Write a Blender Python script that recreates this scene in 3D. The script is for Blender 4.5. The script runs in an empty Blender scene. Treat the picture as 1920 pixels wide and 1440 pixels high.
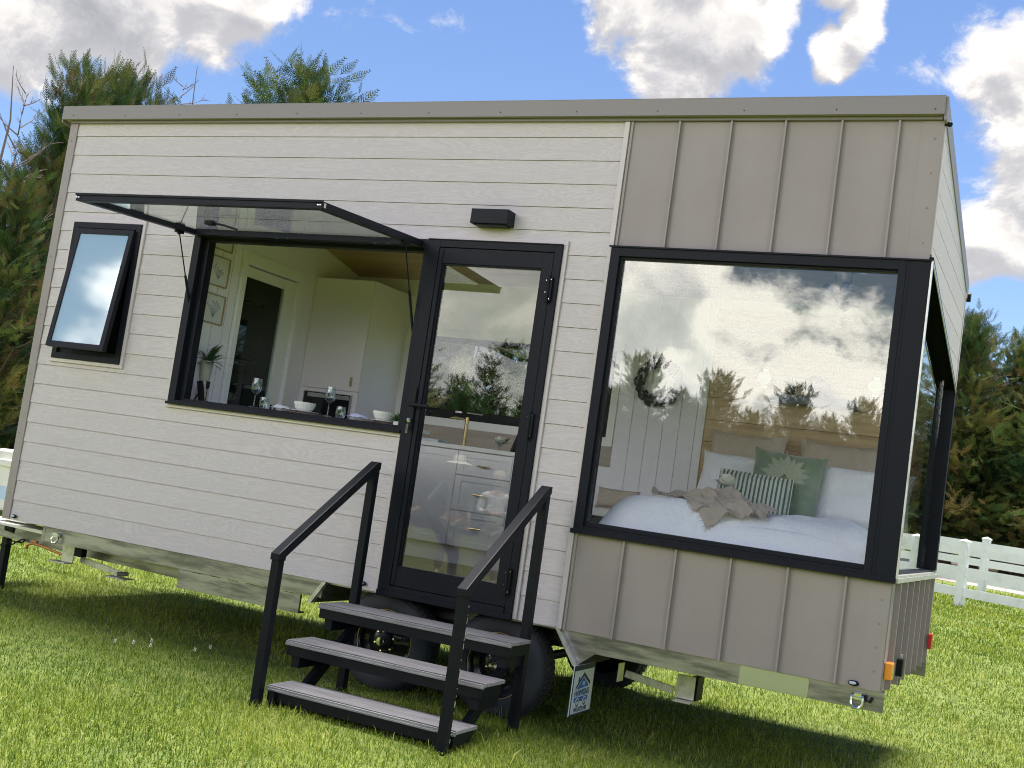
import bpy, math, random
import numpy as np
from mathutils import Vector, Matrix
rad = math.radians
sc = bpy.context.scene
COL = sc.collection

# ---------------------------------------------------------------- camera
cam_d = bpy.data.cameras.new('camera'); cam = bpy.data.objects.new('camera', cam_d); COL.objects.link(cam)
CR = Vector((0.89747549, 0.41795505, 0.14089473)); CU = Vector((-0.09219852, -0.13460976, 0.98660004)); CF = Vector((-0.43132028, 0.89843964, 0.08227413))
m = Matrix.Identity(4)
for i in range(3):
    m[i][0] = CR[i]; m[i][1] = CU[i]; m[i][2] = -CF[i]
m[0][3], m[1][3], m[2][3] = 7.2593, -6.5990, 0.8150
cam.matrix_world = m
cam_d.sensor_width = 36; cam_d.lens = 41.487; cam_d.clip_end = 2000; cam_d.clip_start = 0.05
sc.camera = cam
sc.render.resolution_x, sc.render.resolution_y = 1024, 768

# ---------------------------------------------------------------- light
SUN_EL, SUN_AZ = rad(80), rad(14)          # azimuth measured from +y towards +x
sun_dir = Vector((math.sin(SUN_AZ)*math.cos(SUN_EL), math.cos(SUN_AZ)*math.cos(SUN_EL), math.sin(SUN_EL)))
sd = bpy.data.lights.new('sun', 'SUN'); sd.energy = 3.6; sd.angle = rad(26); sd.color = (1.0, 0.95, 0.86)
so = bpy.data.objects.new('sun', sd); COL.objects.link(so)
so.rotation_euler = (-sun_dir).to_track_quat('-Z', 'Y').to_euler(); so.location = (0, 10, 30)
sc.view_settings.view_transform = 'Standard'; sc.view_settings.look = 'None'
sc.view_settings.exposure = 1.85; sc.view_settings.gamma = 1
sc.cycles.use_denoising = True; sc.cycles.denoising_prefilter = 'NONE'; sc.cycles.filter_width = 1.05
sc.cycles.max_bounces = 10; sc.cycles.diffuse_bounces = 8; sc.cycles.glossy_bounces = 5
sc.cycles.transparent_max_bounces = 16; sc.cycles.transmission_bounces = 6
sc.cycles.caustics_reflective = False; sc.cycles.caustics_refractive = False
sc.cycles.sample_clamp_indirect = 6

# ---------------------------------------------------------------- world: blue sky with cumulus
w = bpy.data.worlds.new('World'); sc.world = w; w.use_nodes = True
nt = w.node_tree; nt.nodes.clear()
def nd(t, tp, ins=None, **kw):
    n = t.nodes.new(tp)
    for k, v in kw.items(): setattr(n, k, v)
    if ins:
        for k, v in ins.items():
            if isinstance(v, bpy.types.NodeSocket): t.links.new(v, n.inputs[k])
            else: n.inputs[k].default_value = v
    return n
def mth(t, op, a, b=None, c=None, clamp=False):
    ins = {0: a}
    if b is not None: ins[1] = b
    if c is not None: ins[2] = c
    return nd(t, 'ShaderNodeMath', ins, operation=op, use_clamp=clamp).outputs[0]
BLOBS = [  # direction, radius: each cumulus of the sky
 ((-0.745,0.600,0.290),.075),((-0.71,0.63,0.325),.085),((-0.683,0.659,0.325),.08),((-0.645,0.690,0.335),.07),((-0.617,0.714,0.338),.05),((-0.70,0.62,0.38),.12),
 ((-0.344,0.850,0.400),.062),((-0.304,0.870,0.390),.075),((-0.318,0.877,0.357),.066),((-0.272,0.880,0.383),.06),((-0.29,0.86,0.43),.09),
 ((-0.199,0.908,0.372),.030),((-0.176,0.905,0.386),.026),((-0.185,0.885,0.425),.05),
 ((-0.060,0.930,0.360),.060),((-0.040,0.946,0.318),.085),((-0.055,0.955,0.286),.065),((-0.070,0.965,0.252),.055),((-0.085,0.972,0.225),.034),((0.04,0.94,0.30),.12),
 # the sunlit bank behind the photographer
 ((-0.45,-0.88,0.16),.17),((-0.36,-0.92,0.14),.14),((-0.26,-0.95,0.13),.12),((-0.17,-0.97,0.10),.11),((-0.08,-0.98,0.13),.07),((-0.40,-0.88,0.24),.12),((-0.32,-0.92,0.19),.10),
 ((-0.20,-0.94,0.25),.06),((0.02,-0.98,0.17),.13),((-0.60,-0.78,0.22),.22),((-0.55,-0.80,0.10),.18),((-0.42,-0.82,0.42),.16),((-0.5,-0.7,0.5),.2),((0.25,-0.94,0.25),.16),
 ((0.6,-0.75,0.3),.2),((-0.9,-0.3,0.3),.2),((0.9,0.1,0.35),.2),((0.7,0.66,0.28),.13),((0.3,0.2,0.93),.2),((-0.4,0.1,0.9),.22),
]
grp = bpy.data.node_groups.new('CloudDensity', 'ShaderNodeTree')
grp.interface.new_socket('Vector', in_out='INPUT', socket_type='NodeSocketVector')
grp.interface.new_socket('Value', in_out='OUTPUT', socket_type='NodeSocketFloat')
gi = grp.nodes.new('NodeGroupInput'); go = grp.nodes.new('NodeGroupOutput')
V = gi.outputs[0]
warp = nd(grp, 'ShaderNodeTexNoise', {'Vector': V, 'Scale': 9.0, 'Detail': 3.0})
wv = nd(grp, 'ShaderNodeVectorMath', {0: warp.outputs['Color'], 1: (0.5, 0.5, 0.5)}, operation='SUBTRACT')
ws = nd(grp, 'ShaderNodeVectorMath', {0: wv.outputs[0], 'Scale': 0.075}, operation='SCALE')
V2 = nd(grp, 'ShaderNodeVectorMath', {0: V, 1: ws.outputs[0]}, operation='ADD').outputs[0]
acc = None
for c, r in BLOBS:
    dd = nd(grp, 'ShaderNodeVectorMath', {0: V2, 1: Vector(c).normalized()}, operation='DISTANCE').outputs['Value']
    b = nd(grp, 'ShaderNodeMapRange', {'Value': dd, 'From Min': r*1.25, 'From Max': r*0.1, 'To Min': 0.0, 'To Max': 1.0}, interpolation_type='SMOOTHSTEP').outputs[0]
    acc = b if acc is None else mth(grp, 'SMOOTH_MAX', acc, b, 0.15)
vs = nd(grp, 'ShaderNodeVectorMath', {0: V, 1: (1.0, 1.0, 1.35)}, operation='MULTIPLY').outputs[0]
n1 = nd(grp, 'ShaderNodeTexNoise', {'Vector': vs, 'Scale': 12.0, 'Detail': 13.0, 'Roughness': 0.64, 'Distortion': 0.25}).outputs['Fac']
n2 = nd(grp, 'ShaderNodeTexNoise', {'Vector': vs, 'Scale': 3.0, 'Detail': 4.0, 'Roughness': 0.5}).outputs['Fac']
d1 = mth(grp, 'MULTIPLY_ADD', n1, 1.7, -0.85)
d2 = mth(grp, 'MULTIPLY_ADD', n2, 0.30, -0.20)
tot = mth(grp, 'ADD', mth(grp, 'ADD', acc, d1), d2)
grp.links.new(tot, go.inputs[0])
tc = nd(nt, 'ShaderNodeTexCoord'); D = nd(nt, 'ShaderNodeVectorMath', {0: tc.outputs['Generated']}, operation='NORMALIZE').outputs[0]
g1 = nt.nodes.new('ShaderNodeGroup'); g1.node_tree = grp; nt.links.new(D, g1.inputs[0])
off = nd(nt, 'ShaderNodeVectorMath', {0: D, 1: (0.006, 0.0, 0.026)}, operation='ADD').outputs[0]
g2 = nt.nodes.new('ShaderNodeGroup'); g2.node_tree = grp; nt.links.new(off, g2.inputs[0])
dens = g1.outputs[0]
alpha = nd(nt, 'ShaderNodeMapRange', {'Value': dens, 'From Min': 0.24, 'From Max': 0.58}, interpolation_type='SMOOTHSTEP').outputs[0]
slope = mth(nt, 'SUBTRACT', dens, g2.outputs[0])
lit = nd(nt, 'ShaderNodeMapRange', {'Value': slope, 'From Min': -0.35, 'From Max': 0.32}, interpolation_type='SMOOTHSTEP').outputs[0]
core = nd(nt, 'ShaderNodeMapRange', {'Value': dens, 'From Min': 0.45, 'From Max': 1.15}, interpolation_type='SMOOTHSTEP').outputs[0]
l2 = mth(nt, 'MULTIPLY', lit, mth(nt, 'SUBTRACT', 1.0, mth(nt, 'MULTIPLY', core, 0.45)))
l3 = mth(nt, 'ADD', l2, mth(nt, 'MULTIPLY', mth(nt, 'SUBTRACT', 1.0, core), 0.28), clamp=True)
cc = nd(nt, 'ShaderNodeValToRGB', {'Fac': l3}); e = cc.color_ramp.elements
e[0].position = 0.05; e[0].color = (0.42, 0.43, 0.47, 1); e[1].position = 0.72; e[1].color = (1.0, 0.955, 0.91, 1)
x = cc.color_ramp.elements.new(0.42); x.color = (0.64, 0.63, 0.65, 1)
# clouds opposite the sun are lit from the front and brighter than the ones the sun stands behind
sepd = nd(nt, 'ShaderNodeSeparateXYZ', {0: D})
side = nd(nt, 'ShaderNodeMapRange', {'Value': sepd.outputs['Y'], 'From Min': -0.5, 'From Max': 0.5, 'To Min': 1.55, 'To Max': 0.31}).outputs[0]
sky = nd(nt, 'ShaderNodeTexSky'); sky.sky_type = 'NISHITA'; sky.sun_disc = False
sky.sun_elevation = SUN_EL; sky.sun_rotation = SUN_AZ; sky.air_density = 1.0; sky.dust_density = 0.3; sky.ozone_density = 3.0; sky.altitude = 200
hs = nd(nt, 'ShaderNodeHueSaturation', {'Color': sky.outputs[0], 'Hue': 0.508, 'Saturation': 1.08, 'Value': 1.0})
bg1 = nd(nt, 'ShaderNodeBackground', {'Color': hs.outputs[0], 'Strength': 0.0500})
bg2 = nd(nt, 'ShaderNodeBackground', {'Color': cc.outputs[0], 'Strength': side})
mx = nd(nt, 'ShaderNodeMixShader', {0: alpha, 1: bg1.outputs[0], 2: bg2.outputs[0]})
wo = nt.nodes.new('ShaderNodeOutputWorld'); nt.links.new(mx.outputs[0], wo.inputs[0])
w.cycles.sampling_method = 'MANUAL'; w.cycles.sample_map_resolution = 1024

# ---------------------------------------------------------------- materials
def mat(name, col, rough=0.6, metal=0.0, spec=None, bump=None, var=None, coat=0.0, sheen=0.0, alpha=None):
    """bump=(scale xyz, strength, distance, detail); var=(scale xyz, other colour, amount lo, hi)"""
    mm = bpy.data.materials.new(name); mm.use_nodes = True; t = mm.node_tree
    b = t.nodes['Principled BSDF']
    b.inputs['Base Color'].default_value = (*col, 1); b.inputs['Roughness'].default_value = rough; b.inputs['Metallic'].default_value = metal
    if spec is not None: b.inputs['Specular IOR Level'].default_value = spec
    if coat: b.inputs['Coat Weight'].default_value = coat
    if sheen: b.inputs['Sheen Weight'].default_value = sheen
    co = nd(t, 'ShaderNodeTexCoord').outputs['Object']
    if var:
        s, c2, lo, hi = var
        mp = nd(t, 'ShaderNodeMapping', {'Vector': co, 'Scale': s}).outputs[0]
        n = nd(t, 'ShaderNodeTexNoise', {'Vector': mp, 'Scale': 1.0, 'Detail': 5.0, 'Roughness': 0.6}).outputs['Fac']
        f = nd(t, 'ShaderNodeMapRange', {'Value': n, 'From Min': lo, 'From Max': hi}, interpolation_type='SMOOTHSTEP').outputs[0]
        mix = nd(t, 'ShaderNodeMix', {'Factor': f, 'A': (*col, 1), 'B': (*c2, 1)}, data_type='RGBA')
        mix.inputs[6].default_value = (*col, 1); mix.inputs[7].default_value = (*c2, 1)
        t.links.new(mix.outputs[2], b.inputs['Base Color'])
    if bump:
        s, st, di, de = bump
        mp = nd(t, 'ShaderNodeMapping', {'Vector': co, 'Scale': s}).outputs[0]
        n = nd(t, 'ShaderNodeTexNoise', {'Vector': mp, 'Scale': 1.0, 'Detail': de, 'Roughness': 0.6, 'Distortion': 0.6}).outputs['Fac']
        bp = nd(t, 'ShaderNodeBump', {'Height': n, 'Strength': st, 'Distance': di})
        t.links.new(bp.outputs[0], b.inputs['Normal'])
    return mm
M = {}
# weatherboard: embossed wood grain in long cathedral figures
def wood_board():
    mm = mat('weatherboard', (0.60, 0.585, 0.565), 0.62); t = mm.node_tree; b = t.nodes['Principled BSDF']
    co = nd(t, 'ShaderNodeTexCoord').outputs['Object']
    sp = nd(t, 'ShaderNodeSeparateXYZ', {0: co})
    row = mth(t, 'FLOOR', mth(t, 'DIVIDE', sp.outputs['Z'], 0.15))
    rx = mth(t, 'MULTIPLY_ADD', row, 7.31, sp.outputs['X'])
    cv = nd(t, 'ShaderNodeCombineXYZ', {0: mth(t, 'ADD', rx, sp.outputs['Y']), 1: row, 2: sp.outputs['Z']}).outputs[0]
    mp = nd(t, 'ShaderNodeMapping', {'Vector': cv, 'Scale': (1.3, 1.0, 9.0)}).outputs[0]
    fig = nd(t, 'ShaderNodeTexNoise', {'Vector': mp, 'Scale': 1.0, 'Detail': 2.0, 'Distortion': 0.8}).outputs['Fac']
    rings = mth(t, 'SINE', mth(t, 'MULTIPLY', fig, 130.0))
    mp2 = nd(t, 'ShaderNodeMapping', {'Vector': cv, 'Scale': (9.0, 1.0, 260.0)}).outputs[0]
    fib = nd(t, 'ShaderNodeTexNoise', {'Vector': mp2, 'Scale': 1.0, 'Detail': 4.0, 'Roughness': 0.7}).outputs['Fac']
    h = mth(t, 'ADD', mth(t, 'MULTIPLY', rings, 0.16), fib)
    bp = nd(t, 'ShaderNodeBump', {'Height': h, 'Strength': 0.55, 'Distance': 0.003}); t.links.new(bp.outputs[0], b.inputs['Normal'])
    wn = nd(t, 'ShaderNodeTexWhiteNoise', {'W': row}, noise_dimensions='1D').outputs['Value']
    f = mth(t, 'ADD', mth(t, 'MULTIPLY', wn, 0.30), mth(t, 'MULTIPLY', mth(t, 'ADD', rings, mth(t, 'MULTIPLY', fib, 2.0)), 0.30))
    mix = nd(t, 'ShaderNodeMix', {'Factor': f}, data_type='RGBA')
    mix.inputs[6].default_value = (0.565, 0.495, 0.505, 1); mix.inputs[7].default_value = (0.655, 0.578, 0.59, 1)
    t.links.new(mix.outputs[2], b.inputs['Base Color'])
    return mm
M['board'] = wood_board()
M['trimw'] = mat('painted_trim', (0.63, 0.545, 0.545), 0.55, bump=((30, 30, 4), 0.1, 0.001, 3))
M['taupe'] = mat('taupe_steel', (0.315, 0.262, 0.251), 0.5, spec=0.4, bump=((3.5, 3, 1.6), 0.22, 0.012, 2), var=((2, 2, 1.5), (0.345, 0.290, 0.278), 0.35, 0.7))
M['fascia'] = mat('fascia_steel', (0.245, 0.215, 0.21), 0.45, spec=0.4)
M['black'] = mat('black_aluminium', (0.011, 0.012, 0.018), 0.45, spec=0.13)
M['black2'] = mat('matt_black_steel', (0.008, 0.009, 0.013), 0.45, spec=0.16, bump=((60, 60, 60), 0.05, 0.001, 2))
M['galv'] = mat('galvanised_steel', (0.40, 0.38, 0.385), 0.34, 0.85, var=((2.6, 3, 17), (0.17, 0.165, 0.17), 0.40, 0.66), bump=((8, 8, 20), 0.08, 0.002, 3))
M['galvl'] = mat('bright_zinc', (0.62, 0.61, 0.56), 0.34, 0.6, var=((20, 20, 20), (0.42, 0.42, 0.38), 0.45, 0.7))
M['chrome'] = mat('polished_steel', (0.75, 0.75, 0.75), 0.12, 1.0)
M['brass'] = mat('brushed_brass', (0.62, 0.47, 0.24), 0.25, 1.0)
M['copper'] = mat('copper_pipe', (0.62, 0.25, 0.13), 0.35, 0.9)
M['rubber'] = mat('tyre_rubber', (0.030, 0.031, 0.036), 0.75, bump=((60, 60, 60), 0.3, 0.004, 2))
M['rim'] = mat('black_wheel_paint', (0.008, 0.008, 0.010), 0.2, coat=0.5)
M['gold'] = mat('gold_pinstripe', (0.50, 0.33, 0.12), 0.4, 0.4)
M['inwall'] = mat('interior_paint', (0.80, 0.78, 0.82), 0.6)
M['cab'] = mat('cabinet_paint', (0.72, 0.68, 0.68), 0.5)
M['drawer'] = mat('drawer_paint', (0.80, 0.77, 0.76), 0.45)
M['white'] = mat('white_gloss', (0.78, 0.78, 0.76), 0.4)
M['stone'] = mat('benchtop', (0.74, 0.72, 0.69), 0.3)
M['floor'] = mat('timber_floor', (0.34, 0.25, 0.17), 0.45, var=((1.2, 12, 1), (0.24, 0.17, 0.11), 0.3, 0.7))
M['ceil'] = mat('ply_ceiling', (0.42, 0.29, 0.21), 0.55, var=((1, 12, 1), (0.50, 0.37, 0.24), 0.3, 0.7))
M['headb'] = mat('timber_lining', (0.58, 0.42, 0.25), 0.55, var=((1.4, 1, 26), (0.42, 0.29, 0.17), 0.40, 0.72), bump=((2, 1, 40), 0.2, 0.002, 4))
M['splash'] = mat('splashback_tile', (0.36, 0.31, 0.26), 0.4, var=((1.5, 1, 25), (0.29, 0.245, 0.205), 0.35, 0.7))
M['slate'] = mat('dark_bathroom_wall', (0.035, 0.042, 0.045), 0.35)
M['oven'] = mat('oven_glass', (0.01, 0.01, 0.012), 0.12)
M['steel'] = mat('brushed_steel', (0.55, 0.55, 0.54), 0.3, 0.9)
M['linen'] = mat('white_linen', (0.93, 0.92, 0.96), 0.85, sheen=0.3, bump=((11, 11, 11), 0.6, 0.022, 6))
M['tpillow'] = mat('taupe_linen', (0.52, 0.44, 0.36), 0.9, sheen=0.2, bump=((16, 16, 16), 0.4, 0.01, 4))
M['velvet'] = mat('sage_velvet', (0.20, 0.26, 0.18), 0.7, sheen=0.7, var=((7, 7, 7), (0.27, 0.32, 0.235), 0.45, 0.65), bump=((20, 20, 20), 0.3, 0.01, 4))
M['leafemb'] = mat('sage_embroidery', (0.42, 0.44, 0.33), 0.8, bump=((60, 60, 60), 0.4, 0.004, 3))
M['throw'] = mat('taupe_throw', (0.47, 0.39, 0.32), 0.95, sheen=0.2, bump=((90, 90, 90), 0.5, 0.006, 3))
M['fringe'] = mat('jute_fringe', (0.36, 0.27, 0.20), 0.95)
M['bowl'] = mat('white_ceramic', (0.78, 0.77, 0.72), 0.35)
M['napkin'] = mat('lilac_napkin', (0.55, 0.54, 0.70), 0.9)
M['leaf'] = mat('house_plant_leaf', (0.06, 0.13, 0.035), 0.5)
M['leafd'] = mat('fern_leaf', (0.035, 0.075, 0.03), 0.5)
M['petal'] = mat('white_petal', (0.82, 0.80, 0.72), 0.7)
M['wood'] = mat('oak_frame', (0.35, 0.24, 0.14), 0.5)
M['paper'] = mat('art_paper', (0.66, 0.66, 0.64), 0.9)
M['ink'] = mat('blue_grey_ink', (0.36, 0.38, 0.46), 0.9)
M['darkdec'] = mat('dark_metal_leaf', (0.02, 0.025, 0.03), 0.45)
M['amber'] = mat('amber_lens', (0.80, 0.28, 0.03), 0.2, coat=0.5)
M['red'] = mat('red_lens', (0.55, 0.03, 0.03), 0.25)
M['clearl'] = mat('clear_lens', (0.55, 0.58, 0.68), 0.15)
M['blue'] = mat('logo_blue', (0.02, 0.13, 0.42), 0.5)
M['navy'] = mat('logo_navy', (0.012, 0.02, 0.05), 0.5)
M['plate'] = mat('sign_white', (0.72, 0.73, 0.70), 0.4)
M['plateb'] = mat('logo_pale_blue', (0.45, 0.58, 0.75), 0.5)
M['ac'] = mat('appliance_white', (0.74, 0.72, 0.66), 0.45)
M['tread'] = mat('composite_deck', (0.085, 0.083, 0.092), 0.8, spec=0.2, var=((3, 60, 20), (0.14, 0.137, 0.15), 0.35, 0.65), bump=((6, 90, 40), 0.5, 0.003, 4))
M['treade'] = mat('composite_deck_edge', (0.20, 0.19, 0.195), 0.8, spec=0.2, var=((5, 40, 40), (0.28, 0.27, 0.27), 0.35, 0.65))
M['fence'] = mat('white_vinyl', (0.80, 0.81, 0.82), 0.45, var=((3, 3, 3), (0.70, 0.72, 0.73), 0.45, 0.7))
M['bark'] = mat('bark', (0.10, 0.07, 0.05), 0.95, bump=((20, 20, 4), 0.6, 0.02, 4))
M['deadw'] = mat('dead_wood', (0.17, 0.13, 0.12), 0.95)
M['skin'] = mat('skin', (0.55, 0.34, 0.25), 0.5)
M['hair'] = mat('blond_hair', (0.38, 0.26, 0.14), 0.6)
M['shirtw'] = mat('white_shirt', (0.82, 0.83, 0.84), 0.8)
M['shirtg'] = mat('grey_shirt', (0.13, 0.135, 0.13), 0.8)
M['beige'] = mat('beige_trousers', (0.55, 0.47, 0.36), 0.85)
M['strawhat'] = mat('cream_hat', (0.78, 0.74, 0.64), 0.8)

def stripes():
    mm = mat('green_stripe_linen', (0.7, 0.7, 0.66), 0.9); t = mm.node_tree; b = t.nodes['Principled BSDF']
    co = nd(t, 'ShaderNodeTexCoord').outputs['Object']
    s = nd(t, 'ShaderNodeSeparateXYZ', {0: co}).outputs['X']
    f = mth(t, 'GREATER_THAN', mth(t, 'SINE', mth(t, 'MULTIPLY', s, 225.0)), 0.15)
    mix = nd(t, 'ShaderNodeMix', {'Factor': f}, data_type='RGBA')
    mix.inputs[6].default_value = (0.66, 0.66, 0.60, 1); mix.inputs[7].default_value = (0.13, 0.185, 0.12, 1)
    t.links.new(mix.outputs[2], b.inputs['Base Color']); return mm
M['stripe'] = stripes()
def glass(name, ior, tint=(0.985, 0.995, 0.99), rough=0.0, body=0.0, bodycol=(0.5, 0.5, 0.5)):
    mm = bpy.data.materials.new(name); mm.use_nodes = True; t = mm.node_tree; t.nodes.clear()
    r0 = ((ior-1)/(ior+1))**2; ge = nd(t, 'ShaderNodeNewGeometry')
    cs = mth(t, 'ABSOLUTE', nd(t, 'ShaderNodeVectorMath', {0: ge.outputs['Normal'], 1: ge.outputs['Incoming']}, operation='DOT_PRODUCT').outputs['Value'])
    fr = mth(t, 'MULTIPLY_ADD', mth(t, 'POWER', mth(t, 'SUBTRACT', 1.0, cs, clamp=True), 5.0), 1-r0, r0)      # Schlick, the same from both sides
    tr = nd(t, 'ShaderNodeBsdfTransparent', {'Color': (*tint, 1)}).outputs[0]
    gl = nd(t, 'ShaderNodeBsdfGlossy', {'Color': (0.96, 0.97, 0.94, 1), 'Roughness': rough}).outputs[0]
    base = tr
    if body:
        df = nd(t, 'ShaderNodeBsdfDiffuse', {'Color': (*bodycol, 1)}).outputs[0]
        base = nd(t, 'ShaderNodeMixShader', {0: body, 1: tr, 2: df}).outputs[0]
    mx = nd(t, 'ShaderNodeMixShader', {0: fr, 1: base, 2: gl}).outputs[0]
    o = nd(t, 'ShaderNodeOutputMaterial'); t.links.new(mx, o.inputs[0]); return mm
M['glass'] = glass('double_glazing', 1.82)
M['glassr'] = glass('side_glazing', 2.4)
M['glassd'] = glass('door_glazing', 1.52)
M['glasss'] = glass('awning_glazing', 1.45, (0.92, 0.95, 0.94))
M['frost'] = glass('frosted_glazing', 2.4, (0.9, 0.95, 1.0), 0.04, 0.75, (0.42, 0.56, 0.70))
M['bathg'] = glass('bathroom_glass', 1.4, (0.75, 0.82, 0.80))
M['gobl'] = glass('drinking_glass', 1.75, (0.86, 0.89, 0.90), 0.02)

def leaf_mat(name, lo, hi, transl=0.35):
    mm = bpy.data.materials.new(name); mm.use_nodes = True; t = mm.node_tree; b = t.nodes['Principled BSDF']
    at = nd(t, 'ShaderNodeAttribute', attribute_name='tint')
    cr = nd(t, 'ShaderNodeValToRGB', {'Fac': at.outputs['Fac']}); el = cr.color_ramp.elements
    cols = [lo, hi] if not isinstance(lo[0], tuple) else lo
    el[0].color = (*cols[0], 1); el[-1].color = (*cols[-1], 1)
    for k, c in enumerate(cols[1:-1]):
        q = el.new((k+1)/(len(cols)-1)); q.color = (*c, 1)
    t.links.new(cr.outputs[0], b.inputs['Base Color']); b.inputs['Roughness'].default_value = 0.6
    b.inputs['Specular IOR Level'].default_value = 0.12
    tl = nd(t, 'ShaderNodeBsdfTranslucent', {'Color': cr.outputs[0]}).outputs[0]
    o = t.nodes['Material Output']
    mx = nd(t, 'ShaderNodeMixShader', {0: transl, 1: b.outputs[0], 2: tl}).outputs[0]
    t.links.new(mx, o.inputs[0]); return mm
M['conifer'] = leaf_mat('conifer_needles', [(0.012, 0.030, 0.014), (0.034, 0.072, 0.022), (0.085, 0.120, 0.030), (0.125, 0.110, 0.034), (0.11, 0.065, 0.030)], None)
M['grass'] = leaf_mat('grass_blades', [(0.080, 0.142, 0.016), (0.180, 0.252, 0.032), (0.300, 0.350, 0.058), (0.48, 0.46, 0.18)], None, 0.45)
M['lawn'] = mat('lawn_soil', (0.085, 0.125, 0.022), 0.95, var=((9, 9, 9), (0.15, 0.185, 0.034), 0.35, 0.65), bump=((40, 40, 40), 0.8, 0.03, 4))
M['gravel'] = mat('gravel', (0.34, 0.30, 0.28), 0.95, var=((30, 30, 30), (0.22, 0.20, 0.19), 0.4, 0.6), bump=((60, 60, 60), 0.6, 0.02, 3))
M['mulch'] = mat('bark_mulch', (0.12, 0.08, 0.055), 0.95, var=((20, 20, 20), (0.05, 0.035, 0.025), 0.4, 0.6), bump=((50, 50, 50), 0.8, 0.04, 3))

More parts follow.
